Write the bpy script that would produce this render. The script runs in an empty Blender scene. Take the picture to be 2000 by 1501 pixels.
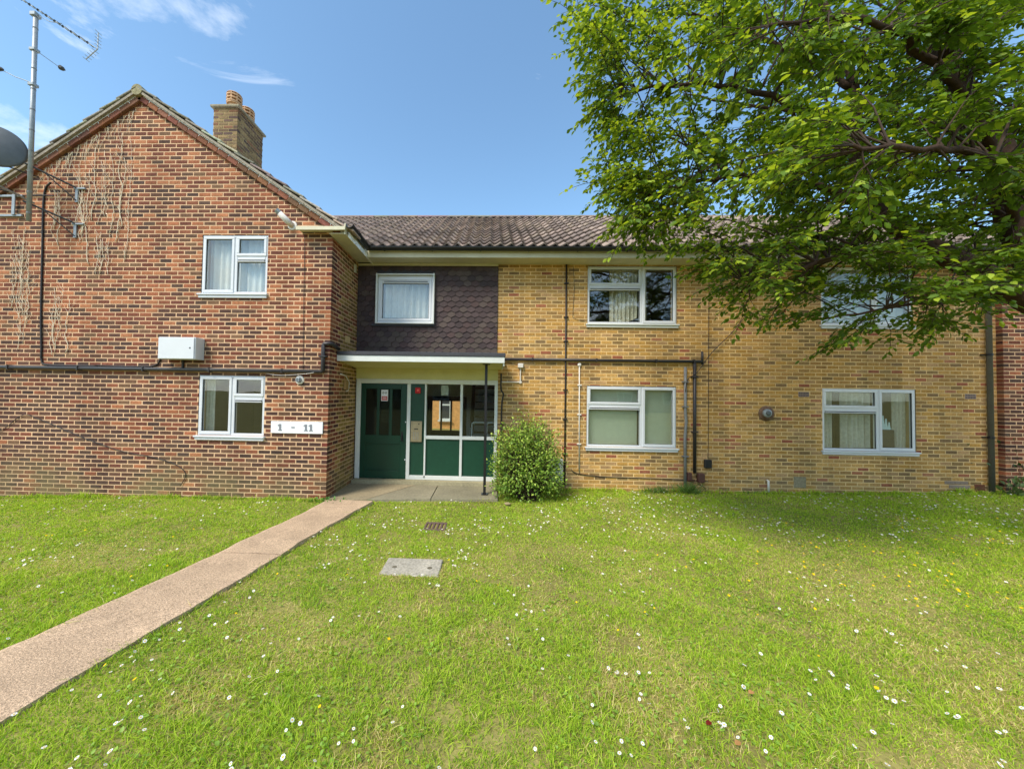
import bpy, math, random
import numpy as np
from mathutils import Vector, Matrix, Euler
rnd = random.Random(7)
rng = np.random.default_rng(7)
SC = bpy.context.scene
COL = SC.collection
PI = math.pi

# ------------------------------------------------------------------ camera
def make_camera():
    yaw, pitch, roll = 0.03467, 0.0251, 0.016164
    r = Vector((math.cos(yaw), math.sin(yaw), 0)); f = Vector((-math.sin(yaw), math.cos(yaw), 0)); u = Vector((0, 0, 1))
    f2 = f*math.cos(pitch) + u*math.sin(pitch); u2 = u*math.cos(pitch) - f*math.sin(pitch)
    r3 = r*math.cos(roll) + u2*math.sin(roll); u3 = u2*math.cos(roll) - r*math.sin(roll)
    cam = bpy.data.cameras.new('camera'); o = bpy.data.objects.new('camera', cam); COL.objects.link(o)
    m = Matrix((r3, u3, -f2)).transposed().to_4x4(); m.translation = (0, 0, 1.8)
    o.matrix_world = m
    cam.sensor_width = 36; cam.lens = 691.6/2000*36; cam.shift_x = (1000-930.1)/2000
    cam.clip_start = 0.05; cam.clip_end = 800
    SC.camera = o
make_camera()

# ------------------------------------------------------------------ light
SUN_AZ, SUN_EL = math.radians(-140), math.radians(50)      # azimuth clockwise from +Y: behind the camera, to its left
to_sun = Vector((math.sin(SUN_AZ)*math.cos(SUN_EL), math.cos(SUN_AZ)*math.cos(SUN_EL), math.sin(SUN_EL)))
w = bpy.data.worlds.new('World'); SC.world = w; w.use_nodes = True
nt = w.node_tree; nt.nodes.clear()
N = nt.nodes.new; L = nt.links.new
out = N('ShaderNodeOutputWorld'); bg = N('ShaderNodeBackground'); sky = N('ShaderNodeTexSky')
sky.sky_type = 'NISHITA'; sky.sun_disc = False; sky.sun_elevation = SUN_EL; sky.sun_rotation = SUN_AZ
sky.air_density = 1.0; sky.dust_density = 0.5; sky.ozone_density = 1.8; sky.altitude = 50
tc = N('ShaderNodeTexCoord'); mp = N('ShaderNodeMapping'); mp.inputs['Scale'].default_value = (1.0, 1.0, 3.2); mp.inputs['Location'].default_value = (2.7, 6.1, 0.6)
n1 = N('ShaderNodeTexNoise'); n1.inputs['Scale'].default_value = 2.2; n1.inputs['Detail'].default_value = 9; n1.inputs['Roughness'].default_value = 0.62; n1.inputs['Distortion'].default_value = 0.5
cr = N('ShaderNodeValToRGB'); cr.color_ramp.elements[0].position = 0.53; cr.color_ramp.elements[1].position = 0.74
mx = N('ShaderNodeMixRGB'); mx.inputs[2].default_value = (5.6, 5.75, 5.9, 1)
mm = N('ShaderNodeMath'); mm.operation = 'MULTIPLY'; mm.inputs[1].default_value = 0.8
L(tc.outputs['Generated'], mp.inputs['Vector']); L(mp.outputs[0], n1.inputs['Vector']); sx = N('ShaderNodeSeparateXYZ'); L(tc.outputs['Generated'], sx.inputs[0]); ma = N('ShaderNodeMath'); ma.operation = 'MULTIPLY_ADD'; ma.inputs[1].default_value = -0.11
L(sx.outputs['Y'], ma.inputs[0]); L(n1.outputs['Fac'], ma.inputs[2]); L(ma.outputs[0], cr.inputs[0])      # cover raised behind the camera to neutralise the blue fill; windows reflect cloud too
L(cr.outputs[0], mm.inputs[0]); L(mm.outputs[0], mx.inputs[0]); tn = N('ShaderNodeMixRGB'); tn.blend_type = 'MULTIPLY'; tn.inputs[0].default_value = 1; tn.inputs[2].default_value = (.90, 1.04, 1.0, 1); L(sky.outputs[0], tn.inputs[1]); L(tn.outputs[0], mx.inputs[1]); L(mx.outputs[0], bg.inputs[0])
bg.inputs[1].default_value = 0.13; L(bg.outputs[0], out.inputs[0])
sl = bpy.data.lights.new('sun', 'SUN'); sl.energy = 2.1; sl.angle = math.radians(19); sl.color = (1, 0.92, 0.79)
so = bpy.data.objects.new('sun', sl); COL.objects.link(so); so.rotation_euler = to_sun.to_track_quat('Z', 'Y').to_euler(); so.location = (-6, -8, 14)
SC.view_settings.view_transform = 'Standard'; SC.view_settings.look = 'None'; SC.view_settings.gamma = 1; SC.view_settings.use_curve_mapping = False
SC.view_settings.exposure = 1.15
SC.render.engine = 'CYCLES'
SC.cycles.max_bounces = 8; SC.cycles.transparent_max_bounces = 12; SC.cycles.diffuse_bounces = 4

# ------------------------------------------------------------------ helpers
def lin(c):
    return tuple(((x/255)/12.92 if x/255 <= 0.04045 else ((x/255+0.055)/1.055)**2.4) for x in c)

def mat(name, c=(200, 200, 200), rough=0.8, metal=0.0, spec=0.5, n=0.0, ns=20.0, bump=0.0, bs=80.0, col=False, big=0.0, bigs=0.7, stain=None, coat=0.0, transl=0.0, tcol=None, streak=0.0):
    """procedural surface: base colour (x per-face colour x object colour when col) x fine noise x broad noise, bump"""
    m = bpy.data.materials.new(name); m.use_nodes = True; t = m.node_tree; b = t.nodes['Principled BSDF']
    A = t.nodes.new; K = t.links.new
    cc = lin(c) if max(c) > 1.001 else c
    b.inputs['Roughness'].default_value = rough; b.inputs['Metallic'].default_value = metal
    b.inputs['Specular IOR Level'].default_value = spec; b.inputs['Coat Weight'].default_value = coat
    g = A('ShaderNodeNewGeometry')
    rgb = A('ShaderNodeRGB'); rgb.outputs[0].default_value = (*cc, 1); cur = rgb.outputs[0]
    def mul(a, bsock):
        q = A('ShaderNodeMixRGB'); q.blend_type = 'MULTIPLY'; q.inputs[0].default_value = 1; K(a, q.inputs[1]); K(bsock, q.inputs[2]); return q.outputs[0]
    if col:
        at = A('ShaderNodeAttribute'); at.attribute_name = 'Col'; oi = A('ShaderNodeObjectInfo')
        cur = mul(mul(cur, at.outputs['Color']), oi.outputs['Color'])
    def noise(scale, amt, detail=5, off=0.0):
        q = A('ShaderNodeTexNoise'); q.inputs['Scale'].default_value = scale; q.inputs['Detail'].default_value = detail; q.inputs['Roughness'].default_value = .65
        K(g.outputs['Position'], q.inputs['Vector'])
        r = A('ShaderNodeMapRange'); r.inputs['From Min'].default_value = .28; r.inputs['From Max'].default_value = .72
        r.inputs['To Min'].default_value = 1-amt; r.inputs['To Max'].default_value = 1+amt*.6; K(q.outputs['Fac'], r.inputs['Value'])
        return r.outputs[0], q.outputs['Fac']
    if n > 0:
        f, _ = noise(ns, n); cur = mul(cur, f)
    if big > 0:
        f, _ = noise(bigs, big, 6); cur = mul(cur, f)
    if streak > 0:                              # rain streaks: noise drawn out downwards
        vm = A('ShaderNodeVectorMath'); vm.operation = 'MULTIPLY'; vm.inputs[1].default_value = (1, 1, .12); K(g.outputs['Position'], vm.inputs[0])
        q = A('ShaderNodeTexNoise'); q.inputs['Scale'].default_value = 3.2; q.inputs['Detail'].default_value = 5; K(vm.outputs[0], q.inputs['Vector'])
        r = A('ShaderNodeMapRange'); r.inputs['From Min'].default_value = .35; r.inputs['From Max'].default_value = .65; r.inputs['To Min'].default_value = 1-streak; r.inputs['To Max'].default_value = 1+streak*.5; K(q.outputs['Fac'], r.inputs['Value'])
        cur = mul(cur, r.outputs[0])
    if stain:                                   # (colour, z_low, z_high, noise_scale, strength): dirt/algae that grows near the base
        sc_, z0, z1, nsc, st = stain
        sx = A('ShaderNodeSeparateXYZ'); K(g.outputs['Position'], sx.inputs[0])
        r = A('ShaderNodeMapRange'); r.inputs['From Min'].default_value = z1; r.inputs['From Max'].default_value = z0; K(sx.outputs['Z'], r.inputs['Value'])
        q = A('ShaderNodeTexNoise'); q.inputs['Scale'].default_value = nsc; q.inputs['Detail'].default_value = 6; K(g.outputs['Position'], q.inputs['Vector'])
        r2 = A('ShaderNodeMapRange'); r2.inputs['From Min'].default_value = .42; r2.inputs['From Max'].default_value = .62; K(q.outputs['Fac'], r2.inputs['Value'])
        mu = A('ShaderNodeMath'); mu.operation = 'MULTIPLY'; K(r.outputs[0], mu.inputs[0]); K(r2.outputs[0], mu.inputs[1])
        mu2 = A('ShaderNodeMath'); mu2.operation = 'MULTIPLY'; K(mu.outputs[0], mu2.inputs[0]); mu2.inputs[1].default_value = st
        q2 = A('ShaderNodeMixRGB'); K(mu2.outputs[0], q2.inputs[0]); K(cur, q2.inputs[1]); q2.inputs[2].default_value = (*lin(sc_), 1); cur = q2.outputs[0]
    K(cur, b.inputs['Base Color'])
    if bump > 0:
        q = A('ShaderNodeTexNoise'); q.inputs['Scale'].default_value = bs; q.inputs['Detail'].default_value = 6; K(g.outputs['Position'], q.inputs['Vector'])
        bb = A('ShaderNodeBump'); bb.inputs['Strength'].default_value = bump; bb.inputs['Distance'].default_value = .01; K(q.outputs['Fac'], bb.inputs['Height']); K(bb.outputs[0], b.inputs['Normal'])
    if transl > 0:
        tr = A('ShaderNodeBsdfTranslucent'); ms = A('ShaderNodeMixShader'); ms.inputs[0].default_value = transl
        if tcol:
            q = A('ShaderNodeMixRGB'); q.blend_type = 'MULTIPLY'; q.inputs[0].default_value = 1; K(cur, q.inputs[1]); q.inputs[2].default_value = (*tcol, 1); K(q.outputs[0], tr.inputs[0])
        else: K(cur, tr.inputs[0])
        o = t.nodes['Material Output']; K(b.outputs[0], ms.inputs[1]); K(tr.outputs[0], ms.inputs[2]); K(ms.outputs[0], o.inputs[0])
    return m

def glass_mat(name, tint=(0.93, 0.97, 0.95), refl=0.10):
    m = bpy.data.materials.new(name); m.use_nodes = True; t = m.node_tree; t.nodes.clear(); A = t.nodes.new; K = t.links.new
    o = A('ShaderNodeOutputMaterial'); ms = A('ShaderNodeMixShader'); tr = A('ShaderNodeBsdfTransparent'); gl = A('ShaderNodeBsdfGlossy')
    tr.inputs[0].default_value = (*tint, 1); gl.inputs['Roughness'].default_value = 0.0; gl.inputs['Color'].default_value = (.95, .97, 1, 1)
    lw = A('ShaderNodeLayerWeight'); lw.inputs[0].default_value = .5; fr = A('ShaderNodeMath'); fr.operation = 'POWER'; fr.inputs[1].default_value = 5; K(lw.outputs['Facing'], fr.inputs[0]); ad = A('ShaderNodeMath'); ad.operation = 'ADD'; ad.use_clamp = True; ad.inputs[1].default_value = refl
    g = A('ShaderNodeNewGeometry'); q = A('ShaderNodeTexNoise'); q.inputs['Scale'].default_value = 2.5; q.inputs['Detail'].default_value = 1; bb = A('ShaderNodeBump'); bb.inputs['Strength'].default_value = .05; bb.inputs['Distance'].default_value = .02
    K(g.outputs['Position'], q.inputs['Vector']); K(q.outputs['Fac'], bb.inputs['Height']); K(bb.outputs[0], gl.inputs['Normal'])
    K(fr.outputs[0], ad.inputs[0]); K(ad.outputs[0], ms.inputs[0]); K(tr.outputs[0], ms.inputs[1]); K(gl.outputs[0], ms.inputs[2]); K(ms.outputs[0], o.inputs[0])
    return m

def props(o, label=None, cat=None, group=None, kind=None):
    for k, v in (('label', label), ('category', cat), ('group', group), ('kind', kind)):
        if v: o[k] = v
    return o

def empty(name, loc, label=None, cat=None, group=None, kind=None, parent=None):
    o = bpy.data.objects.new(name, None); COL.objects.link(o); o.empty_display_size = .1
    if parent: o.parent = parent; loc = Vector(loc) - world(parent)
    o.location = loc
    return props(o, label, cat, group, kind)

def world(o):
    v = Vector(o.location)
    while o.parent: o = o.parent; v += Vector(o.location)
    return v

def link(me, name, m, parent=None, smooth=False, color=None, loc=None):
    o = bpy.data.objects.new(name, me); COL.objects.link(o)
    if m and not me.materials: me.materials.append(m)
    if smooth and len(me.polygons): me.polygons.foreach_set('use_smooth', [True]*len(me.polygons))
    if parent:
        o.parent = parent; o.location = (Vector(loc) if loc else Vector((0, 0, 0))) - world(parent)
    elif loc: o.location = loc
    if color: o.color = color
    return o

class MB:
    def __init__(s): s.v = []; s.f = []; s.c = []
    def poly(s, pts, c=(1, 1, 1)):
        b = len(s.v); s.v += [tuple(p) for p in pts]; s.f.append(tuple(range(b, b+len(pts)))); s.c.append(c)
    def box(s, x0, x1, y0, y1, z0, z1, c=(1, 1, 1), bev=0.0):
        if bev > 0: return s.bbox(x0, x1, y0, y1, z0, z1, c, bev)
        b = len(s.v); s.v += [(x, y, z) for z in (z0, z1) for y in (y0, y1) for x in (x0, x1)]
        for q in ((0, 2, 3, 1), (4, 5, 7, 6), (0, 1, 5, 4), (2, 6, 7, 3), (0, 4, 6, 2), (1, 3, 7, 5)): s.f.append(tuple(b+i for i in q)); s.c.append(c)
    def bbox(s, x0, x1, y0, y1, z0, z1, c, e):
        e = min(e, (x1-x0)*.4, (y1-y0)*.4, (z1-z0)*.4)
        P = {}
        b = len(s.v); idx = 0
        for i, x in enumerate((x0, x1)):
            for j, y in enumerate((y0, y1)):
                for k, z in enumerate((z0, z1)):
                    dx, dy, dz = (e if i == 0 else -e), (e if j == 0 else -e), (e if k == 0 else -e)
                    for a, p in enumerate(((x, y+dy, z+dz), (x+dx, y, z+dz), (x+dx, y+dy, z))):
                        s.v.append(p); P[i, j, k, a] = b+idx; idx += 1
        def F(*q): s.f.append(tuple(P[t] for t in q)); s.c.append(c)
        for i in (0, 1):
            q = [(i, 0, 0, 0), (i, 1, 0, 0), (i, 1, 1, 0), (i, 0, 1, 0)]; F(*(q if i else q[::-1]))
            q = [(0, i, 0, 1), (1, i, 0, 1), (1, i, 1, 1), (0, i, 1, 1)]; F(*(q[::-1] if i else q))
            q = [(0, 0, i, 2), (1, 0, i, 2), (1, 1, i, 2), (0, 1, i, 2)]; F(*(q if i else q[::-1]))
        for j in (0, 1):
            for k in (0, 1):
                q = [(0, j, k, 1), (1, j, k, 1), (1, j, k, 2), (0, j, k, 2)]; F(*(q if (j == k) == (j == 1) else q)); 
                q = [(j, 0, k, 0), (j, 1, k, 0), (j, 1, k, 2), (j, 0, k, 2)]; F(*q)
                q = [(j, k, 0, 0), (j, k, 1, 0), (j, k, 1, 1), (j, k, 0, 1)]; F(*q)
        for i in (0, 1):
            for j in (0, 1):
                for k in (0, 1): F((i, j, k, 0), (i, j, k, 1), (i, j, k, 2))
    def tube(s, pts, r, n=8, c=(1, 1, 1), cap=True):
        pts = [Vector(p) for p in pts]; rs = r if isinstance(r, (list, tuple)) else [r]*len(pts)
        b = len(s.v); up = None
        for i, p in enumerate(pts):
            d = (pts[min(i+1, len(pts)-1)] - pts[max(i-1, 0)])
            d = d.normalized() if d.length > 1e-9 else Vector((0, 0, 1))
            if up is None: up = Vector((0, 0, 1)) if abs(d.z) < .9 else Vector((0, 1, 0))
            a = d.cross(up)
            if a.length < 1e-6: a = d.orthogonal()
            a.normalize(); e = a.cross(d).normalized(); up = e
            for k in range(n):
                t = 2*PI*k/n; s.v.append(tuple(p + (a*math.cos(t)+e*math.sin(t))*rs[i]))
        for i in range(len(pts)-1):
            for k in range(n):
                k2 = (k+1) % n; s.f.append((b+i*n+k, b+i*n+k2, b+(i+1)*n+k2, b+(i+1)*n+k)); s.c.append(c)
        if cap:
            s.f.append(tuple(b+k for k in range(n))[::-1]); s.c.append(c)
            e0 = b+(len(pts)-1)*n; s.f.append(tuple(e0+k for k in range(n))); s.c.append(c)
    def lathe(s, o, ax, prof, n=24, c=(1, 1, 1)):
        """profile [(distance along ax, radius)] turned about ax through o"""
        o = Vector(o); ax = Vector(ax).normalized(); a = ax.orthogonal().normalized(); e = ax.cross(a); b = len(s.v)
        for (h, r) in prof:
            for k in range(n):
                t = 2*PI*k/n; s.v.append(tuple(o+ax*h+(a*math.cos(t)+e*math.sin(t))*r))
        for i in range(len(prof)-1):
            for k in range(n):
                k2 = (k+1) % n; s.f.append((b+i*n+k, b+i*n+k2, b+(i+1)*n+k2, b+(i+1)*n+k)); s.c.append(c)
        s.f.append(tuple(b+k for k in range(n))[::-1]); s.c.append(c)
        e0 = b+(len(prof)-1)*n; s.f.append(tuple(e0+k for k in range(n))); s.c.append(c)
    def mesh(s, name):
        me = bpy.data.meshes.new(name); me.from_pydata(s.v, [], s.f)
        at = me.color_attributes.new('Col', 'FLOAT_COLOR', 'CORNER')
        cnt = np.array([len(f) for f in s.f]); cc = np.repeat(np.array([(*c[:3], 1.0) for c in s.c], dtype=np.float32), cnt, axis=0)
        at.data.foreach_set('color', cc.ravel()); me.update(); return me
    def build(s, name, m, parent=None, smooth=False, **k):
        o = link(s.mesh(name), name, m, parent, smooth)
        return props(o, **k)

def np_mesh(name, V, F, C=None, smooth=False):
    """V (n,3), F (m,k) all the same k, C (n,3) per vertex"""
    me = bpy.data.meshes.new(name); n, (m_, k) = len(V), F.shape
    me.vertices.add(n); me.vertices.foreach_set('co', np.asarray(V, dtype=np.float32).ravel())
    me.loops.add(m_*k); me.loops.foreach_set('vertex_index', F.astype(np.int32).ravel())
    me.polygons.add(m_); me.polygons.foreach_set('loop_start', np.arange(0, m_*k, k, dtype=np.int32))
    if smooth: me.polygons.foreach_set('use_smooth', np.ones(m_, dtype=bool))
    me.update(calc_edges=True)
    if C is not None:
        at = me.color_attributes.new('Col', 'FLOAT_COLOR', 'POINT'); cc = np.ones((n, 4), dtype=np.float32); cc[:, :3] = C; at.data.foreach_set('color', cc.ravel())
    return me

def vnoise(x, y, s, seed=0):
    """smooth value noise 0..1 on numpy arrays"""
    r = np.random.default_rng(seed).random((64, 64)); x = x/s+100; y = y/s+100
    xi = np.floor(x).astype(int); yi = np.floor(y).astype(int); fx = x-xi; fy = y-yi; fx = fx*fx*(3-2*fx); fy = fy*fy*(3-2*fy)
    g = lambda a, b: r[a % 64, b % 64]
    return (g(xi, yi)*(1-fx)+g(xi+1, yi)*fx)*(1-fy)+(g(xi, yi+1)*(1-fx)+g(xi+1, yi+1)*fx)*fy

# ------------------------------------------------------------------ materials
M = {}
M['red_brick'] = mat('red_brick', (255, 255, 255), .9, streak=.16, n=.38, ns=38, bump=.5, bs=140, col=True, big=.12, bigs=.9, spec=.2, stain=((128, 116, 80), -0.25, .75, 1.1, .75))
M['red_mortar'] = mat('red_mortar', (218, 180, 144), .95, streak=.16, n=.15, ns=60, bump=.4, bs=200, big=.14, bigs=.8, spec=.1, stain=((150, 136, 96), -0.25, .9, 1.1, .8))
M['yellow_brick'] = mat('yellow_brick', (255, 255, 255), .9, streak=.16, n=.34, ns=42, bump=.5, bs=140, col=True, big=.14, bigs=.8, spec=.2, stain=((120, 112, 88), -0.2, .42, 1.6, .7))
M['yellow_mortar'] = mat('yellow_mortar', (224, 190, 136), .95, streak=.16, n=.14, ns=60, bump=.4, bs=200, big=.14, bigs=.7, spec=.1, stain=((140, 132, 108), -0.2, .42, 1.6, .7))
M['chimney_brick'] = mat('chimney_brick', (255, 255, 255), .92, n=.4, ns=30, bump=.5, bs=120, col=True, big=.3, bigs=2.0, spec=.2)
M['chimney_mortar'] = mat('chimney_mortar', (165, 145, 105), .95, n=.2, ns=50, bump=.3, big=.2, bigs=2, spec=.1)
M['roof_tile'] = mat('roof_tile', (255, 255, 255), .9, n=.2, ns=30, bump=.4, bs=120, col=True, big=.22, bigs=1.3, spec=.2)
M['hang_tile'] = mat('hang_tile', (238, 232, 226), .72, n=.22, ns=25, bump=.35, bs=90, col=True, big=.2, bigs=1.6, spec=.3)
M['lichen_tile'] = mat('lichen_tile', (255, 255, 255), .95, n=.45, ns=22, bump=.6, bs=60, col=True, spec=.15)
M['terracotta'] = mat('terracotta', (200, 158, 120), .85, n=.25, ns=14, bump=.2, big=.2, bigs=6)
M['concrete'] = mat('concrete', (150, 140, 118), .93, n=.25, ns=24, bump=.4, bs=120, big=.25, bigs=1.5, spec=.2, col=True)
M['pale_concrete'] = mat('pale_concrete', (178, 170, 154), .93, n=.35, ns=40, bump=.5, bs=160, big=.3, bigs=5, spec=.2)
M['upvc'] = mat('upvc', (208, 210, 214), .32, n=.03, ns=6, spec=.5)
M['gasket'] = mat('gasket', (52, 54, 56), .6)
M['white_paint'] = mat('white_paint', (212, 214, 210), .5, n=.06, ns=9, big=.06, bigs=2, spec=.4)
M['cream_paint'] = mat('cream_paint', (204, 197, 170), .6, n=.08, ns=7, big=.12, bigs=1.5, spec=.35)
M['cream_ply'] = mat('cream_ply', (204, 198, 140), .6, n=.06, ns=5, big=.10, bigs=2, spec=.3)
M['green_paint'] = mat('green_paint', (8, 58, 42), .38, n=.08, ns=10, big=.10, bigs=3, spec=.45)
M['green_panel'] = mat('green_panel', (22, 66, 48), .42, n=.10, ns=12, big=.10, bigs=3, spec=.45)
M['black_plastic'] = mat('black_plastic', (30, 29, 31), .42, n=.15, ns=12, spec=.45)
M['dark_pipe'] = mat('dark_pipe', (48, 44, 46), .45, n=.25, ns=10, spec=.45)
M['grey_pipe'] = mat('grey_pipe', (118, 118, 118), .5, n=.2, ns=10)
M['brown_box'] = mat('brown_box', (78, 46, 38), .55, n=.2, ns=14)
M['galv'] = mat('galv', (150, 156, 160), .5, metal=.35, n=.2, ns=14, bump=.1)
M['dish'] = mat('dish', (92, 96, 98), .5, metal=.2, n=.18, ns=8, big=.1)
M['steel'] = mat('steel', (170, 156, 128), .4, metal=.6, n=.15, ns=20)
M['dark_iron'] = mat('dark_iron', (110, 88, 80), .75, metal=.2, n=.35, ns=30, bump=.3)
M['felt'] = mat('felt', (66, 66, 72), .8, n=.25, ns=14, bump=.3, big=.15)
M['cable'] = mat('cable', (38, 32, 32), .6)
M['white_cable'] = mat('white_cable', (214, 208, 200), .6)
M['red_plastic'] = mat('red_plastic', (190, 14, 22), .35)
M['sign_white'] = mat('sign_white', (232, 232, 236), .5, n=.04, ns=10)
M['sign_grey'] = mat('sign_grey', (128, 130, 136), .5)
M['sign_red'] = mat('sign_red', (190, 40, 36), .5)
M['ink'] = mat('ink', (30, 30, 32), .6)
M['paper'] = mat('paper', (190, 186, 176), .8, n=.35, ns=16)
M['inner_wall'] = mat('inner_wall', (96, 88, 78), .9, n=.1, ns=4)
M['inner_floor'] = mat('inner_floor', (70, 58, 48), .8, n=.1, ns=5)
M['dark_brick'] = mat('dark_brick', (255, 255, 255), .9, n=.3, ns=30, bump=.4, col=True)
M['dark_wood'] = mat('dark_wood', (48, 36, 28), .6, n=.2, ns=10)
M['net'] = mat('net', (232, 234, 230), .95, n=.08, ns=14, transl=.35)
M['curtain'] = mat('curtain', (206, 210, 202), .95, n=.2, ns=22, transl=.25)
M['lace'] = mat('lace', (222, 218, 200), .95, n=.45, ns=38, transl=.25)
M['blind'] = mat('blind', (222, 232, 214), .7, n=.06, ns=10, transl=.15)
M['ornament'] = mat('ornament', (176, 206, 214), .5, n=.15, ns=30)
M['glass'] = glass_mat('glass', (.97, .985, .97), .07)
M['door_glass'] = glass_mat('door_glass', (.88, .92, .90), .03)
M['dark_glass'] = glass_mat('dark_glass', (.42, .46, .44), .02)
M['path'] = mat('path', (200, 172, 144), .95, n=.6, ns=70, bump=.9, bs=130, big=.22, bigs=2.6, spec=.2, col=True)
M['soil'] = mat('soil', (146, 138, 80), .95, n=.35, ns=35, bump=.5, big=.35, bigs=.9, spec=.1)
M['grass'] = mat('grass', (255, 255, 255), .62, col=True, spec=.2, transl=.42, tcol=(1.25, 1.25, .7))
M['daisy'] = mat('daisy', (255, 255, 255), .7, col=True, spec=.2, transl=.2)
M['leaf'] = mat('leaf', (255, 255, 255), .5, col=True, spec=.3, transl=.42, tcol=(1.5, 1.35, .5), n=.12, ns=14)
M['shrub_leaf'] = mat('shrub_leaf', (255, 255, 255), .5, col=True, spec=.4, transl=.3, tcol=(1.3, 1.35, .6))
M['bark'] = mat('bark', (70, 54, 44), .95, n=.45, ns=14, bump=.9, bs=30, spec=.15, big=.2, bigs=2)
M['twig'] = mat('twig', (62, 46, 34), .9, n=.3, ns=18)
M['dry_stem'] = mat('dry_stem', (232, 216, 190), .95, n=.3, ns=40, spec=.1)
# ------------------------------------------------------------------ ground height
_bx = np.array([-60, -9, -5.7, -3.6, -1.8, 0, 1.6, 6.6, 9.8, 12, 60.]); _bz = np.array([-.2, -.19, -.10, -.075, -.12, -.14, -.125, -.07, .03, .06, .1])
def ground(x, y):
    x = np.asarray(x, float); y = np.asarray(y, float)
    t = np.clip((y-1.5)/4.2, 0, 1); t = t*t*(3-2*t)
    return np.interp(x, _bx, _bz)*t - .02*(1-t) + .012*(vnoise(x, y, .9, 3)-.5)*2 + .006*(vnoise(x, y, .33, 4)-.5)*2
def gz(x, y): return float(ground(np.array([x]), np.array([y]))[0])

YR, YY = 6.10, 7.344        # the two wall planes: red gable, yellow facade
XC = -2.79                  # corner of the gable wing
PL = dict(PX=None)

# ground sheet (dense near the camera, reaching the horizon)
def ground_sheet():
    xs = np.concatenate([[-400, -120, -50, -25], np.linspace(-14, 16, 151), [25, 50, 120, 400]])
    ys = np.concatenate([[-400, -120, -50, -20, -8], np.linspace(-3, 9, 61), [14, 22, 50, 120, 400]])
    X, Y = np.meshgrid(xs, ys, indexing='ij'); Z = ground(X, Y) - .012
    V = np.stack([X, Y, Z], -1).reshape(-1, 3); nx, ny = X.shape
    i, j = np.meshgrid(np.arange(nx-1), np.arange(ny-1), indexing='ij'); a = (i*ny+j).ravel()
    F = np.stack([a, a+ny, a+ny+1, a+1], 1)
    props(link(np_mesh('ground', V, F, None, True), 'ground', M['soil']), 'soil under the mown lawn, reaching past the building', kind='structure')
ground_sheet()

# path: three cast bays with joints between them
_pl = np.array([(-3.9, -2.2), (-3.60, .0), (-3.44, 1.4), (-3.315, 2.358), (-3.261, 2.601), (-3.209, 2.909), (-3.135, 3.35), (-3.055, 3.85), (-2.975, 4.40), (-2.885, 5.05), (-2.79, 5.80), (-2.765, 6.0)])
_pr = np.array([(-3.16, -2.2), (-2.86, .0), (-2.66, 1.4), (-2.599, 1.863), (-2.541, 2.287), (-2.491, 2.549), (-2.435, 2.95), (-2.375, 3.45), (-2.295, 4.10), (-2.185, 4.95), (-2.07, 5.62), (-1.93, 6.10)])
def path_x(y): return np.interp(y, _pl[:, 1], _pl[:, 0]), np.interp(y, _pr[:, 1], _pr[:, 0])
def path_edges(y):
    a, b = path_x(y)
    return float(a)+.006*math.sin(y*13)+.004*math.sin(y*31), float(b)+.006*math.sin(y*11+1)+.004*math.sin(y*29)
pathroot = empty('path', (-2.6, 4, 0), 'pinkish exposed aggregate path running diagonally to the porch', kind='structure')
def bay(y0, y1):
    m = MB(); n = max(2, int((y1-y0)/.08)); pr = None
    for i in range(n+1):
        y = y0+(y1-y0)*i/n; a, b = path_edges(y); z = .016+max(gz(a, y), gz((a+b)/2, y), gz(b, y))
        row = [(a, y, z-.10), (a+.004, y, z), (a+.05, y, z+.006), ((a+b)/2, y, z+.010), (b-.05, y, z+.006), (b-.004, y, z), (b, y, z-.10)]
        if pr:
            for k in range(6):
                e = 1.0 if 1 < k < 4 else 1.1
                m.poly([pr[k], pr[k+1], row[k+1], row[k]], (e, e*.99, e*.96))
        else: m.poly(row[::-1])
        pr = row
    m.poly(pr)
    m.build('path_slab', M['path'], pathroot)
bay(-2.0, 1.2); bay(1.212, 3.945); bay(3.965, 5.68); bay(5.692, 6.06)

# porch paving: two slabs and the door step
pav = empty('porch_paving', (-1.3, 6.6, -.1), 'grey concrete slab under the entrance canopy', kind='structure')
def slab(pts, z0, z1, name='concrete_slab', c=(1, 1, 1), parent=pav):
    m = MB(); n = len(pts); e = .008; cx = sum(p[0] for p in pts)/n; cy = sum(p[1] for p in pts)/n
    q = [(p[0]+(cx-p[0])*e*1.2, p[1]+(cy-p[1])*e*1.2) for p in pts]
    m.poly([(p[0], p[1], z1) for p in q], c)
    for i in range(n):
        j = (i+1) % n
        m.poly([(*pts[i], z1-e), (*pts[j], z1-e), (*q[j], z1), (*q[i], z1)], c); m.poly([(*pts[i], z0), (*pts[j], z0), (*pts[j], z1-e), (*pts[i], z1-e)], c)
    m.build(name, M['concrete'], parent)
slab([(-2.86, 6.07), (-2.10, 6.17), (-1.45, 7.2), (-2.78, 7.2)], -.3, -.075, c=(1.12, 1.05, .95))
slab([(-2.09, 6.175), (-1.0, 6.31), (-1.0, 7.2), (-1.44, 7.2)], -.3, -.079, c=(.93, .95, .93))
slab([(-.99, 6.315), (.2, 6.41), (.2, 7.2), (-.99, 7.2)], -.3, -.081, c=(.86, .89, .86))
slab([(-2.78, 7.21), (.2, 7.21), (.2, 7.46), (-2.78, 7.46)], -.3, -.005, 'door_step', (1.25, 1.27, 1.15))

# ------------------------------------------------------------------ building
B = empty('apartment_building', (0, 7.3, 0), 'two storey block of flats with red brick gable wing and long yellow brick facade', 'building')

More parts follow.
